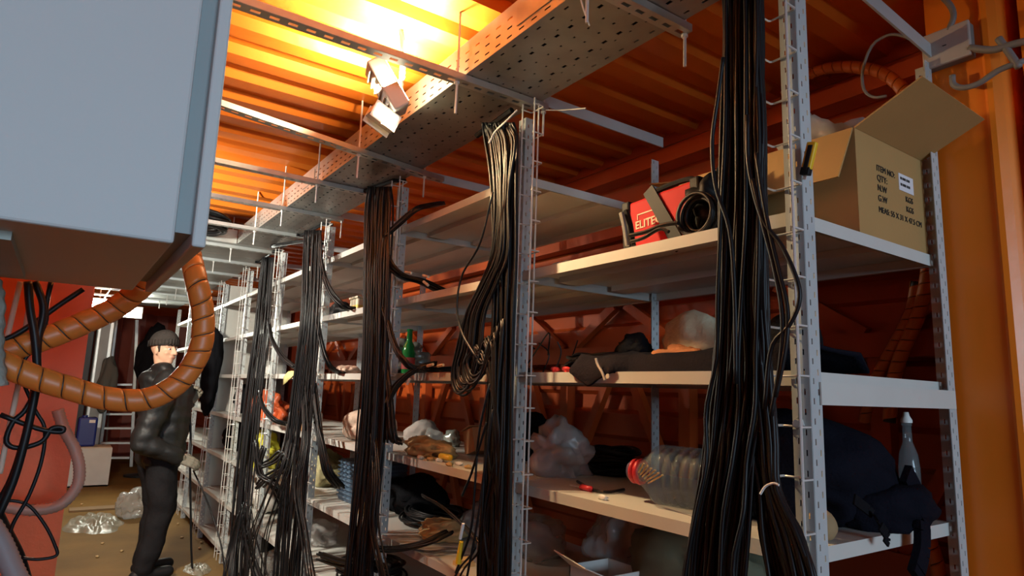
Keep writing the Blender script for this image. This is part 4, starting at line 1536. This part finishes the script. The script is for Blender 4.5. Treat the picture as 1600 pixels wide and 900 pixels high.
p = Vector((-4.10, 1.30, z4))
db = thing('drink_bottle', 'orange drink bottle with blue label and red cap on the fourth shelf', 'bottle', p)
for nm, pr_, cm in (('bottle_body', [(0.0001, 0.001), (0.036, 0.001), (0.039, 0.02), (0.037, 0.07), (0.039, 0.1), (0.039, 0.19), (0.030, 0.23), (0.014, 0.27), (0.013, 0.285)], PET),
                    ('juice', [(0.0001, 0.003), (0.0345, 0.003), (0.037, 0.02), (0.0355, 0.07), (0.0372, 0.09), (0.0372, 0.10), (0.0001, 0.10)], mat('orange_juice', (0.75, 0.30, 0.03), 0.4)),
                    ('label', [(0.0397, 0.075), (0.0397, 0.105)], mat('sky_blue_label', (0.10, 0.36, 0.62), 0.5)),
                    ('label', [(0.0397, 0.105), (0.0397, 0.145)], mat('pale_orange_label', (0.72, 0.42, 0.16), 0.5)),
                    ('label', [(0.0397, 0.145), (0.0397, 0.175)], mat('teal_label', (0.08, 0.32, 0.36), 0.5)),
                    ('cap', [(0.016, 0.28), (0.016, 0.305), (0.0001, 0.306)], REDP)):
    mb = MB()
    mb.lathe(p, (0, 0, 1), pr_, 18)
    mb.build(nm, cm, db, True)
tag(lump('carton_pack', (-4.42, 1.44, z4+0.06), (0.10, 0.07, 0.075), mat('white_red_pack', (0.55, 0.5, 0.48), 0.6, 0, 0.5, 30), 121, 0.3, 2, base=z4, sub=3), 'white and red packet left of the drink bottle', 'packet')
tag(lump('white_tub', (-4.22, 1.40, z4+0.04), (0.045, 0.045, 0.05), WHITEP, 122, 0.1, 1.5, base=z4, sub=3), 'small white tub just behind the drink bottle', 'tub')
tag(lump('dark_tool_bag', (-4.10, 1.48, Z(2)+0.06), (0.12, 0.10, 0.08), BLACKC2, 123, 0.5, 3, base=Z(2)), 'black tool bag on the second shelf of the fourth bay', 'bag')
tag(lump('cloth_bundle', (-4.25, 1.50, z5+0.09), (0.20, 0.14, 0.12), mat('olive_tan', (0.33, 0.29, 0.15), 0.9), 124, 0.4, 3, base=z5), 'olive cloth bundle on the fifth shelf of the fourth bay', 'cloth')
tag(lump('plastic_bag', (-4.2, 1.45, z6+0.06), (0.2, 0.12, 0.08), BAGW, 125, 0.5, 3, base=z6), 'white plastic bag on the sixth shelf of the fourth bay', 'bag')
# --- fifth and sixth bay: red bag, yellow bag, white sheet
tag(lump('shopping_bag', (-5.45, 1.42, z4+0.09), (0.34, 0.12, 0.12), mat('orange_red_bag', (0.70, 0.13, 0.04), 0.35, 0, 0.25, 8), 131, 0.5, 2.4, base=z4), 'orange-red plastic bag on the fourth shelf in front of the man', 'bag')
tag(lump('yellow_bag', (-5.32, 1.36, z5+0.10), (0.28, 0.10, 0.15), mat('yellow_bag_film', (0.72, 0.66, 0.06), 0.4, 0, 0.15, 8), 132, 0.5, 2.4, base=z5), 'bright yellow plastic bag on the fifth shelf in front of the man', 'bag')
tag(lump('white_sack', (-5.5, 1.46, z6+0.13), (0.36, 0.16, 0.16), mat('white_sack_film', (0.62, 0.60, 0.54), 0.6), 133, 0.35, 2.4, base=z6), 'whitish sack on the sixth shelf below the yellow bag', 'sack')
tag(lump('white_carton', (-5.28, 1.36, z3+0.035), (0.06, 0.04, 0.045), WHITEP, 134, 0.05, 1, base=z3, sub=3), 'small white carton on the middle shelf above the red bag', 'box')
for k in range(2):
    tag(lump('white_cup', (-5.58+0.11*k, 1.34, z3+0.018), (0.02, 0.02, 0.024), WHITEP, 135+k, 0.05, 1, base=z3, sub=2), ['left of two small white knobs left of the small white carton', 'right of two small white knobs beside the small white carton'][k], 'cup')
tag(lump('dark_box', (-5.6, 1.5, z7+0.1), (0.14, 0.12, 0.12), BLACKC2, 138, 0.1, 1.5, base=z7, sub=3), 'dark box on the bottom shelf under the whitish sack', 'box')
tag(lump('plastic_bag', (-4.7, 1.45, z7+0.08), (0.3, 0.14, 0.1), BAGC, 139, 0.4, 2.5, base=z7), 'clear plastic bag on the bottom shelf near the fifth bundle', 'bag')
tag(lump('dark_sack', (-6.6, 1.5, z5+0.1), (0.3, 0.14, 0.14), BLACKCLOTH, 140, 0.3, 2.5, base=z5), 'dark sack on the fifth shelf behind the man\'s gloved hand', 'sack')
tag(lump('dark_sack', (-6.4, 1.5, z4+0.12), (0.26, 0.14, 0.16), BLACKCLOTH, 141, 0.3, 2.5, base=z4), 'black sack on the fourth shelf left of the orange-red bag', 'sack')

# ------------------------------------------------------------------ junction box and wires on the column
jb = thing('junction_box', 'pale square junction box high on the orange column above the carton', 'junction box', (-0.69, 1.91, 2.40))
mb = MB()
mb.box((-0.738, 1.905, 2.384), (-0.624, 1.934, 2.482))
mb.build('box_body', mat('dark_grey_plastic', (0.22, 0.21, 0.20), 0.6), jb, bevel=0.003)
mb = MB()
mb.box((-0.740, 1.893, 2.382), (-0.622, 1.906, 2.484))
mb.build('lid', mat('warm_grey_plastic', (0.46, 0.42, 0.38), 0.55), jb, bevel=0.004)
mb = MB()
mb.box((-0.687, 1.8915, 2.432), (-0.678, 1.893, 2.434))
mb.build('screw_slot', BLACKC2, jb)
GREYC = mat('grey_cable', (0.22, 0.21, 0.20), 0.5)
for k, (pts, rad, lab) in enumerate((([(1488, 118), (1490, 132), (1505, 137), (1530, 130), (1560, 110), (1600, 95)], 0.008, 'grey cable looping from the bottom of the junction box to the right'),
                                     ([(1482, 48), (1490, 25), (1482, 5), (1455, -20)], 0.008, 'grey cable rising from the top of the junction box to the ceiling'),
                                     ([(1515, 75), (1550, 78), (1580, 70), (1620, 60)], 0.010, 'grey conduit leaving the junction box sideways'),
                                     ([(1560, 60), (1575, 80), (1592, 105)], 0.009, 'short grey pipe stub by the right edge of the frame'))):
    mb = MB()
    mb.tube(catmull([onY(x, y, 1.90) for x, y in pts], 20), rad, 8)
    tag(mb.build('grey_cable', GREYC, None, True), lab, 'cable')
mb = MB()
mb.tube(catmull([onY(x, y, 1.915) for x, y in ((1450, 88), (1430, 66), (1405, 55), (1385, 56), (1362, 72), (1348, 110), (1350, 140), (1365, 152), (1385, 150))], 24), 0.0045, 6)
tag(mb.build('loose_wire', GREYC, None, True), 'thin grey wire loop hanging above the open cardboard box', 'wire')
# thin twig-like wires under the tray end
for k, (pts, Y) in enumerate((([(853, 172), (880, 172), (915, 169)], 1.28), ([(905, -10), (912, 15), (921, 40)], 0.95))):
    mb = MB()
    mb.tube(catmull([onY(x, y, Y) for x, y in pts], 8), 0.002, 5)
    tag(mb.build('tie_wire', WIRE), ['thin bright tie wire end sticking out under the tray at the second post', 'bright tie end hanging under the tray near the top edge'][k], 'wire')

# ------------------------------------------------------------------ cables at the left below the cabinet
LX = -1.75
for k, (pts, rad, mm_, lab) in enumerate((
        ([(44, 440), (47, 480), (55, 530), (58, 590), (48, 650), (25, 740), (0, 800), (-30, 860)], 0.0085, BLACKC, 'thick black cable dropping from the cabinet, leftmost of the knot'),
        ([(55, 440), (68, 480), (60, 530), (56, 590), (50, 640), (38, 690), (18, 750), (-10, 800)], 0.008, BLACKC, 'second black cable dropping from the cabinet into the knot'),
        ([(80, 440), (72, 480), (72, 500), (62, 530), (57, 600), (40, 640), (20, 660), (10, 690), (30, 700), (65, 690), (80, 670), (98, 668), (95, 675), (60, 670), (0, 648)], 0.0055, BLACKC, 'black cable curling into an eye-shaped loop on the orange panel'),
        ([(130, 452), (95, 475), (60, 500), (20, 525), (-20, 540)], 0.006, BLACKC, 'black cable slanting across the top of the orange panel'),
        ([(68, 480), (72, 510), (60, 540), (40, 560), (35, 590), (55, 640), (70, 670), (65, 720), (45, 775), (20, 820), (10, 860)], 0.004, BLACKC, 'thin black cable wandering down the middle of the orange panel'),
        ([(-20, 785), (15, 782), (45, 790), (70, 820), (85, 850), (88, 868), (60, 874), (35, 872)], 0.0035, BLACKC, 'thin black cable arching near the foot of the orange panel'),
        ([(-10, 790), (10, 830), (30, 870), (45, 920)], 0.011, BLACKC, 'thick black cable running out of the lower left corner'),
        ([(32, 440), (20, 490), (10, 530), (0, 560)], 0.006, mat('beige_cord', (0.62, 0.47, 0.36), 0.6), 'beige cord left of the black cable knot under the cabinet'),
        ([(53, 445), (42, 500), (36, 560), (25, 620), (12, 680), (0, 740)], 0.0058, mat('beige_cord', (0.62, 0.47, 0.36), 0.6), 'beige cord crossing in front of the black cable knot'))):
    mb = MB()
    mb.tube(catmull([onX(x, y, LX-0.012*k) for x, y in pts], 60), rad, 7)
    tag(mb.build('hanging_cable', mm_, None, True), lab, 'cable')
mb = MB()
P = catmull([onX(x, y, -2.6) for x, y in ((-40, 782), (10, 792), (55, 797), (95, 788), (120, 760), (124, 730), (116, 700), (100, 670), (90, 640))], 90)
mb.tube(P, [0.019 if i % 2 else 0.0165 for i in range(91)], 10)
tag(mb.build('corrugated_hose', mat('pinkish_grey_hose', (0.42, 0.26, 0.20), 0.5), None, True), 'pinkish grey corrugated hose bending round the edge of the orange panel', 'hose')
mb = MB()
P = catmull([onX(x, y, -1.5) for x, y in ((-34, 430), (-24, 470), (-26, 540), (-20, 606))], 40)
mb.tube(P, [0.03+0.0015*math.sin(i*1.3) for i in range(41)], 14)
tag(mb.build('insulated_pipe', mat('grey_insulation', (0.34, 0.36, 0.32), 0.9, 0, 0.25, 25, 0.5, 60), None, True), 'fuzzy grey insulated pipe end at the left edge under the cabinet', 'pipe')
mb = MB()
P = catmull([onX(x, y, -1.62) for x, y in ((-30, 800), (0, 845), (20, 890), (40, 930))], 40)
mb.tube(P, [0.018+0.0015*(i % 2) for i in range(41)], 10)
tag(mb.build('corrugated_hose', mat('grey_purple_hose', (0.30, 0.24, 0.24), 0.55), None, True), 'grey corrugated hose in the lower left corner', 'hose')
p = onX(95, 880, -3.05)
rb = thing('red_tool', 'red and black tool standing behind the foot of the orange panel', 'tool', (p.x-0.15, 0.12, 0))
q0 = Vector((-3.32, 0.125, 0))
mb = MB()
mb.tube([q0, q0+Vector((0, 0, 0.28))], [0.05, 0.03], 12)
mb.build('tool_body', mat('tan_body', (0.40, 0.28, 0.14), 0.6), rb)
mb = MB()
mb.tube([q0+Vector((0, -0.01, 0.28)), q0+Vector((0, 0.0, 0.40))], [0.035, 0.03], 12)
mb.build('tool_head', REDP, rb)
mb = MB()
mb.tube(catmull([q0+Vector((0, 0.03, 0.41)), q0+Vector((0, 0.05, 0.35)), q0+Vector((0, 0.035, 0.26)), q0+Vector((0, 0.06, 0.15))], 12), 0.008, 6)
mb.build('tool_cord', BLACKC2, rb)

# ------------------------------------------------------------------ far end things
# stepladder
ld = thing('stepladder', 'aluminium stepladder with wide bright steps at the far end of the aisle', 'ladder', (-12.6, 0.93, 0))
LXF = -12.6
for s in (0, 1):
    mb = MB()
    a = onX((152, 204)[s], 735, LXF)
    b = onX((182, 214)[s], 500, LXF)
    a.z = 0.0
    d = b-a
    mb.obox((a+b)/2, d/2, Vector((0, 0.022, 0)), Vector((0.03, 0, 0)))
    mb.build('rail', GALV, ld)
for (xa, xb, yy) in ((176, 206, 601), (170, 206, 626), (166, 206, 647), (162, 205, 669), (158, 203, 692), (157, 202, 715)):
    a, b = onX(xa, yy, LXF+0.03), onX(xb, yy, LXF+0.03)
    mb = MB()
    mb.obox((a+b)/2, (b-a)/2, Vector((0.05, 0, 0)), Vector((0, 0, 0.016)))
    mb.build('step', WIRE, ld)
for s in (0, 1):
    mb = MB()
    a = onX((162, 212)[s], 730, LXF-0.9)
    a.z = 0.0
    b = onX((183, 212)[s], 500, LXF-0.06)
    mb.tube([a, b], 0.016, 6)
    mb.build('rear_leg', GALV, ld)
# tall grey cabinet profile
tp = thing('steel_cabinet', 'tall narrow grey steel cabinet left of the stepladder', 'cabinet', (-12.0, 0.45, 0))
a, b = onX(140, 600, -11.9), onX(168, 600, -11.9)
mb = MB()
mb.box((-12.4, a.y, 0), (-11.9, b.y, 2.35))
mb.build('cabinet_body', mat('far_grey', (0.30, 0.30, 0.28), 0.5, 0.3), tp, bevel=0.01)
mb = MB()
mb.box((-11.9, a.y+0.02, 0.1), (-11.885, a.y+0.05, 2.3))
mb.box((-11.9, b.y-0.06, 0.1), (-11.885, b.y-0.02, 2.3))
mb.build('door_edge', GALV, tp)
dk = thing('dark_locker', 'dark locker column behind the edge of the orange panel', 'cabinet', (-11.8, 0.2, 0))
a, b = onX(112, 600, -11.7), onX(137, 600, -11.7)
mb = MB()
mb.box((-12.2, a.y, 0), (-11.7, b.y, 2.3))
mb.build('locker_body', mat('near_black_steel', (0.025, 0.03, 0.035), 0.5), dk, bevel=0.01)
mb = MB()
mb.box((-11.7, (a.y+b.y)/2-0.005, 1.0), (-11.68, (a.y+b.y)/2+0.005, 1.3))
mb.build('handle', GALV_DARK, dk)
# white box with blue canister
wbx = thing('foam_box', 'white open-topped box on the floor at the far end', 'box', (-10.6, 0.45, 0))
a, b = onX(96, 762, -10.45), onX(168, 762, -10.45)
mb = MB()
x0, x1, y0, y1, hh = -10.85, -10.45, a.y-0.1, b.y, 0.50
mb.box((x0, y0, 0), (x1, y0+0.02, hh))
mb.box((x0, y1-0.02, 0), (x1, y1, hh))
mb.box((x0, y0+0.02, 0), (x0+0.02, y1-0.02, hh))
mb.box((x1-0.02, y0+0.02, 0), (x1, y1-0.02, hh))
mb.box((x0, y0, 0), (x1, y1, 0.02))
mb.build('box_body', mat('white_foam', (0.62, 0.62, 0.58), 0.7), wbx)
mb = MB()
mb.box((x0+0.01, y0+0.01, hh), (x1-0.01, y1-0.01, hh+0.015))
mb.build('inner_lid', mat('cream_lid', (0.55, 0.46, 0.34), 0.7), wbx)
bc = thing('blue_canister', 'blue plastic canister standing on the white box', 'canister', (-10.65, 0.36, hh+0.016))
a, b = onX(118, 690, -10.55), onX(149, 690, -10.55)
mb = MB()
mb.box((-10.8, a.y, hh+0.016), (-10.55, b.y, hh+0.40))
mb.build('canister_body', mat('deep_blue', (0.015, 0.03, 0.20), 0.4), bc, bevel=0.025)
mb = MB()
mb.lathe((-10.68, (a.y+b.y)/2-0.04, hh+0.395), (0, 0, 1), [(0.035, 0), (0.035, 0.03), (0.0001, 0.03)], 12)
mb.build('cap', mat('deep_blue', (0.015, 0.03, 0.20), 0.4), bc)
mb = MB()
mb.box((-10.55, b.y-0.10, hh+0.33), (-10.545, b.y-0.03, hh+0.37))
mb.build('label', WHITEP, bc, label='small white label')
# hanging dark coats at the far end
cs_ = thing('coat_stand', 'dark metal coat stand at the far end carrying the dark coat', 'coat stand', (-11.33, 1.15, 0))
mb = MB()
mb.tube([(-11.33, 1.15, 0.03), (-11.33, 1.15, 2.28)], 0.016, 8)
mb.build('pole', BLACKC2, cs_)
mb = MB()
mb.lathe((-11.33, 1.15, 0), (0, 0, 1), [(0.0001, 0.001), (0.2, 0.001), (0.2, 0.025), (0.02, 0.04)], 18)
mb.build('base', BLACKC2, cs_)
tag(lump('hanging_coat', (-11.2, 1.15, 1.75), (0.12, 0.22, 0.50), BLACKCLOTH, 151, 0.25, 2.5, base=1.1), 'dark coat hanging at the far end behind the man\'s head', 'coat')
tag(lump('hanging_coat', (-11.8, 0.62, 1.35), (0.10, 0.13, 0.42), mat('grey_coat', (0.13, 0.13, 0.11), 0.9), 152, 0.25, 2.5, base=0.9), 'grey coat hanging on the tall grey cabinet', 'coat')
tag(lump('black_coat', (-6.55, 1.15, 1.55), (0.12, 0.09, 0.40), BLACKCLOTH, 153, 0.25, 2.5, base=1.1), 'black coat hung on the rack behind the man\'s raised glove', 'coat')


# plastic sheets and litter on the floor
def sheet(name, c, sx, sy, h, m, seed, label, cat='plastic sheet'):
    mb = MB()
    n_ = 34
    s_ = Vector((seed, seed*2.3, 0))
    for i in range(n_+1):
        for j in range(n_+1):
            u, v = i/n_*2-1, j/n_*2-1
            ang = math.atan2(v, u)
            r = max(abs(u), abs(v))
            edge = 0.75+0.3*noise.noise(Vector((math.cos(ang)*1.5, math.sin(ang)*1.5, seed)))
            d = Vector((math.cos(ang), math.sin(ang), 0))*r*edge
            pz = noise.turbulence(Vector((d.x*3, d.y*3, 0))+s_, 3, True)
            mb.v.append((c[0]+d.x*sx, c[1]+d.y*sy, 0.002+h*pz*(1-r**4)))
    for i in range(n_):
        for j in range(n_):
            k = i*(n_+1)+j
            mb.f.append((k, k+n_+1, k+n_+2, k+1))
    o = mb.build(name, m, None, True)
    return tag(o, label, cat)


SHEETM = film('floor_sheet_film', (0.36, 0.33, 0.25), 0.55, 0.35)
sheet('plastic_sheet', onZ(150, 818, 0), 0.75, 0.30, 0.10, SHEETM, 3, 'large crumpled clear plastic sheet on the floor behind the man')
sheet('plastic_sheet', onZ(325, 888, 0)+Vector((0, -0.08, 0)), 0.25, 0.12, 0.05, SHEETM, 5, 'small plastic sheet on the floor at the foot of the racks')
tag(lump('plastic_bag', onZ(205, 808, 0)+Vector((0, 0, 0.12)), (0.16, 0.15, 0.16), BAGC, 161, 0.4, 2.5, base=0.002), 'full clear plastic bag on the floor just behind the man\'s leg', 'bag')
mb = MB()
c_ = onZ(150, 796, 0)
mb.box((c_.x-0.10, c_.y-0.25, 0.0005), (c_.x+0.10, c_.y+0.28, 0.02))
tag(mb.build('wood_plank', mat('brown_plank', (0.20, 0.12, 0.05), 0.8)), 'thin brown plank on the floor behind the plastic sheet', 'plank')
rnd = random.Random(77)
for k, (x, y) in enumerate(((128, 789), (152, 871), (278, 820), (190, 862), (312, 858), (160, 850), (284, 841), (315, 849))):
    p = onZ(x, y, 0)
    tag(lump('floor_scrap', p+Vector((0, 0, 0.008)), (0.018, 0.014, 0.008), TAN, 170+k, 0.4, 2, base=0.001, sub=2), 'small pale scrap lying on the brown floor of the aisle', 'litter', 'pale scraps on the floor')

# dark cable pile on top of the cross tray
coil('cable_pile', (-4.78, 0.62, TZ+0.012), 0.22, 20, 0.012, 'black cable pile drooping on top of the cross tray', 'Z', 51, h=0.10, squash=1.0)

# ------------------------------------------------------------------ the man
MX, MY = -5.65, 0.70
man = thing('person', 'man in black padded jacket, dark trousers and beanie standing by the racks, looking back', 'person', (MX, MY, 0))
RB = Matrix.Rotation(math.radians(12), 3, 'Z')      # body faces +y (the racks), turned a little away
O = Vector((MX, MY, 0))


def B(x, y, z):
    return O + RB @ Vector((x, y, 0)) + Vector((0, 0, z))


hd = Vector((MX-0.01, MY-0.055, 1.675))              # head centre
FD = Vector((0.74, 0.67, 0)).normalized()            # where the face points
SDv = FD.cross(Vector((0, 0, 1))).normalized()       # his right
RF = Matrix((SDv, FD, Vector((0, 0, 1)))).transposed()


def Hh(x, y, z):
    return hd + RF @ Vector((x, y, z))


shr, shl = B(0.20, -0.07, 1.43), B(-0.19, -0.03, 1.44)
elr, ell = onX(222, 690, MX+0.27), onX(258, 660, MX-0.12)
har, hal = onX(281, 716, MX+0.27), onX(300, 624, MX+0.04)
hipr, hipl = B(0.10, -0.02, 0.92), B(-0.10, -0.02, 0.92)
knr, knl = B(0.11, 0.02, 0.50), B(-0.11, 0.06, 0.50)
anr, anl = B(0.11, -0.06, 0.09), B(-0.12, 0.02, 0.09)
wr_r = elr.lerp(har, 0.88)
wr_l = ell.lerp(hal, 0.80)

# one continuous body: head with features, neck, trunk, limbs
body = [('e', Hh(0, -0.012, 0.035), (0.076, 0.096, 0.098), RF), ('e', Hh(0, 0.018, -0.03), (0.064, 0.072, 0.085), RF), ('e', Hh(0, 0.052, -0.088), (0.034, 0.030, 0.026), RF),
        ('c', Hh(0, 0.082, 0.02), 0.009, Hh(0, 0.108, -0.028), 0.014), ('e', Hh(0.013, 0.094, -0.03), 0.0095, RF), ('e', Hh(-0.013, 0.094, -0.03), 0.0095, RF),
        ('c', Hh(-0.045, 0.070, 0.028), 0.010, Hh(0.045, 0.070, 0.028), 0.010), ('e', Hh(0.04, 0.06, -0.025), (0.022, 0.022, 0.018), RF), ('e', Hh(-0.04, 0.06, -0.025), (0.022, 0.022, 0.018), RF),
        ('e', Hh(0.077, -0.005, -0.01), (0.010, 0.020, 0.033), RF), ('e', Hh(-0.077, -0.005, -0.01), (0.010, 0.020, 0.033), RF),
        ('c', Hh(-0.018, 0.086, -0.057), 0.0075, Hh(0.018, 0.086, -0.057), 0.0075), ('c', Hh(-0.015, 0.083, -0.066), 0.008, Hh(0.015, 0.083, -0.066), 0.008),
        ('c', Hh(0, -0.02, -0.05), 0.056, B(0, -0.03, 1.46), 0.062),
        ('c', B(-0.13, -0.03, 1.40), 0.075, B(0.13, -0.03, 1.40), 0.075), ('c', B(-0.07, 0, 1.36), 0.12, B(-0.06, 0, 1.0), 0.105), ('c', B(0.07, 0, 1.36), 0.12, B(0.06, 0, 1.0), 0.105),
        ('c', shr, 0.055, elr, 0.042), ('c', elr, 0.042, wr_r, 0.030), ('c', shl, 0.055, ell, 0.042), ('c', ell, 0.042, wr_l, 0.030),
        ('c', hipr, 0.09, knr, 0.058), ('c', knr, 0.058, anr, 0.042), ('c', hipl, 0.09, knl, 0.058), ('c', knl, 0.058, anl, 0.042),
        ('c', anr+Vector((0, 0, -0.03)), 0.035, B(0.12, 0.10, 0.045), 0.03), ('c', anl+Vector((0, 0, -0.03)), 0.035, B(-0.13, 0.17, 0.045), 0.03)]
blob('body', body, SKIN, 0.0075, 3, man)
EYEW = mat('eye_white', (0.65, 0.62, 0.58), 0.3)
DARKH = mat('dark_brown_hair', (0.03, 0.018, 0.012), 0.8)
for s in (-1, 1):
    mb = MB()
    mb.ellip(Hh(s*0.032, 0.0755, 0.004), (0.0135, 0.009, 0.0075), 10, 7, RF)
    ey_ = mb.build('eye', EYEW, man, True)
    mb = MB()
    mb.ellip(Hh(s*0.032+0.003, 0.0835, 0.004), (0.006, 0.003, 0.006), 8, 6, RF)
    mb.build('iris', mat('dark_iris', (0.03, 0.03, 0.03), 0.3), ey_, True)
    mb = MB()
    mb.tube([Hh(s*0.014, 0.083, 0.030), Hh(s*0.032, 0.0825, 0.035), Hh(s*0.052, 0.072, 0.028)], [0.0045, 0.0045, 0.003], 6)
    mb.build('eyebrow', DARKH, man, True)
    mb = MB()
    mb.tube([Hh(s*0.068, 0.015, 0.06), Hh(s*0.071, 0.014, 0.015), Hh(s*0.069, 0.016, -0.02)], [0.012, 0.011, 0.006], 6)
    mb.build('sideburn', DARKH, man, True)
mb = MB()
mb.tube([Hh(-0.024, 0.0875, -0.0605), Hh(0, 0.0955, -0.0605), Hh(0.024, 0.0875, -0.0605)], [0.0025, 0.0035, 0.0025], 6)
mb.build('mouth', mat('lip_colour', (0.38, 0.13, 0.10), 0.5), man, True)
# beanie
mb = MB()
rows = []
nn_ = 26
for j in range(11):
    th = math.pi/2*(j/10)
    rr = math.cos(th)
    zz = math.sin(th)
    for k in range(nn_):
        an = 2*math.pi*k/nn_
        rib = 1+0.012*(k % 2)
        mb.v.append(tuple(Hh(0.088*rr*math.cos(an)*rib, -0.012+0.108*rr*math.sin(an)*rib, 0.052+0.10*zz - 0.012*math.cos(an-math.pi/2-math.pi)*rr)))
for j in range(10):
    for k in range(nn_):
        mb.f.append((j*nn_+k, j*nn_+(k+1) % nn_, (j+1)*nn_+(k+1) % nn_, (j+1)*nn_+k))
be = mb.build('beanie', BEANIE, man, True)
solid(be, 0.008, 0)
mb = MB()
P = [Hh(0.092*math.cos(2*math.pi*k/nn_), -0.012+0.112*math.sin(2*math.pi*k/nn_), 0.050+0.010*math.sin(2*math.pi*k/nn_)) for k in range(nn_+1)]
for k in range(nn_):
    a, b = P[k], P[k+1]
    o_ = ((a+b)/2-hd)
    o_.z = 0
    mb.obox((a+b)/2, (b-a)*0.55, o_.normalized()*0.005, Vector((0, 0, 0.023)))
mb.build('beanie_cuff', BEANIE, man, True)


def puff(co):
    q = co
    return 0.010*noise.fractal(q*9, 1, 2, 3)+0.004*math.sin(q.z*62+3*noise.noise(q*5))


jk_parts = [('c', B(-0.10, -0.03, 1.42), 0.105, B(0.10, -0.03, 1.42), 0.105),
            ('c', B(-0.08, 0.0, 1.34), 0.165, B(-0.07, 0.0, 0.89), 0.150), ('c', B(0.08, 0.0, 1.34), 0.165, B(0.07, 0.0, 0.89), 0.150), ('c', B(0, -0.02, 1.30), 0.175, B(0, 0.01, 0.90), 0.160),
            ('c', shr, 0.098, elr, 0.084), ('c', elr, 0.084, wr_r, 0.060), ('c', shl, 0.098, ell, 0.084), ('c', ell, 0.084, wr_l, 0.060),
            ('c', B(-0.06, -0.06, 1.52), 0.062, B(0.06, -0.06, 1.52), 0.062), ('c', B(-0.06, 0.05, 1.50), 0.040, B(0.06, 0.05, 1.50), 0.040), ('c', B(0.075, -0.06, 1.51), 0.045, B(0.075, 0.04, 1.49), 0.04), ('c', B(-0.075, -0.06, 1.51), 0.045, B(-0.075, 0.04, 1.49), 0.04),
            ('e', B(0, -0.155, 1.43), (0.11, 0.05, 0.085), RB)]
blob('jacket', jk_parts, JACKET, 0.013, 4, man, puff)
tr_parts = [('c', B(-0.06, 0, 0.93), 0.135, B(0.06, 0, 0.93), 0.135), ('c', hipr, 0.122, knr, 0.092), ('c', knr, 0.092, anr+Vector((0, 0, 0.0)), 0.076), ('c', hipl, 0.122, knl, 0.092), ('c', knl, 0.092, anl+Vector((0, 0, 0.0)), 0.076)]
blob('trousers', tr_parts, TROUSER, 0.013, 4, man, lambda q: 0.012*noise.fractal(q*7, 1, 2, 3))
for (an_, ty) in ((anr, 0.16), (anl, 0.24)):
    f = (RB @ Vector((0, 1, 0)))
    toe = an_+f*0.17
    toe.z = 0.045
    heel = an_-f*0.05
    heel.z = 0.045
    blob('shoe', [('c', heel, 0.043, toe, 0.043), ('c', an_+Vector((0, 0, -0.01)), 0.058, heel.lerp(toe, 0.35), 0.050)], BLACKC2, 0.010, 3, man)


def hand(wrist, palm_dir, up, right, curl, nm='glove'):
    """palm with four bent fingers of unequal length and a side thumb"""
    pd = palm_dir.normalized()
    up = (up-pd*up.dot(pd)).normalized()         # back of the hand
    sd = pd.cross(up).normalized()*right          # towards the thumb
    pc = wrist+pd*0.05
    parts = [('c', wrist-pd*0.035, 0.040, wrist+pd*0.01, 0.036)]
    for k in range(4):
        o = (1.5-k)*0.021
        kn = wrist+pd*(0.098-0.004*abs(k-1))+sd*o
        parts.append(('c', wrist+pd*0.015+sd*o*0.75, 0.019, kn, 0.0145))
        Lf = (0.078, 0.086, 0.080, 0.064)[k]
        d1 = (pd*math.cos(curl*0.5)-up*math.sin(curl*0.5))
        d2 = (pd*math.cos(curl*1.2)-up*math.sin(curl*1.2))
        d3 = (pd*math.cos(curl*1.8)-up*math.sin(curl*1.8))
        a = kn+d1*Lf*0.45
        b = a+d2*Lf*0.32
        c = b+d3*Lf*0.25
        parts += [('c', kn, 0.0125, a, 0.0118), ('c', a, 0.0118, b, 0.011), ('c', b, 0.011, c, 0.0098)]
    t0 = wrist+pd*0.03+sd*0.03
    t1 = t0+(sd*0.6+pd*0.75-up*0.35).normalized()*0.045
    t2 = t1+(sd*0.1+pd*0.8-up*0.6).normalized()*0.035
    parts += [('c', t0, 0.018, t1, 0.0145), ('c', t1, 0.0145, t2, 0.012)]
    return blob(nm, parts, GLOVE, 0.0048, 2, man)


fw_r = (har-elr).normalized()
hand(wr_r+fw_r*0.03, (fw_r+Vector((0.0, 0.5, -0.1))), Vector((0.75, 0.1, 0.6)), -1, 0.55)
fw_l = (hal-ell).normalized()
hand(wr_l+fw_l*0.03, fw_l+Vector((0, 0.0, 0.4)), Vector((-0.3, 0.4, 0.6)), 1, 0.9)
# the cable he is pulling
mb = MB()
hx = har+(fw_r+Vector((0, 0.5, -0.1))).normalized()*0.09
mb.tube(catmull([onX(298, 600, MX+0.05), onX(297, 640, MX+0.05), onX(298, 690, MX+0.08), onX(297, 725, MX+0.1), onX(298, 800, MX+0.05), onX(299, 860, MX), onX(302, 920, MX)], 40), 0.008, 6)
tag(mb.build('pulled_cable', BLACKC, None, True), 'black cable held in both gloves of the man, hanging to the floor', 'cable')
mb = MB()
mb.tube(catmull([onX(302, 735, MX+0.12), onX(316, 765, MX+0.2), onX(330, 800, MX+0.35), onX(345, 850, MX+0.5), onX(352, 900, MX+0.6)], 30), 0.006, 6)
tag(mb.build('slack_cable', BLACKC, None, True), 'thin black cable slanting from the man\'s lower glove down to the right', 'cable')
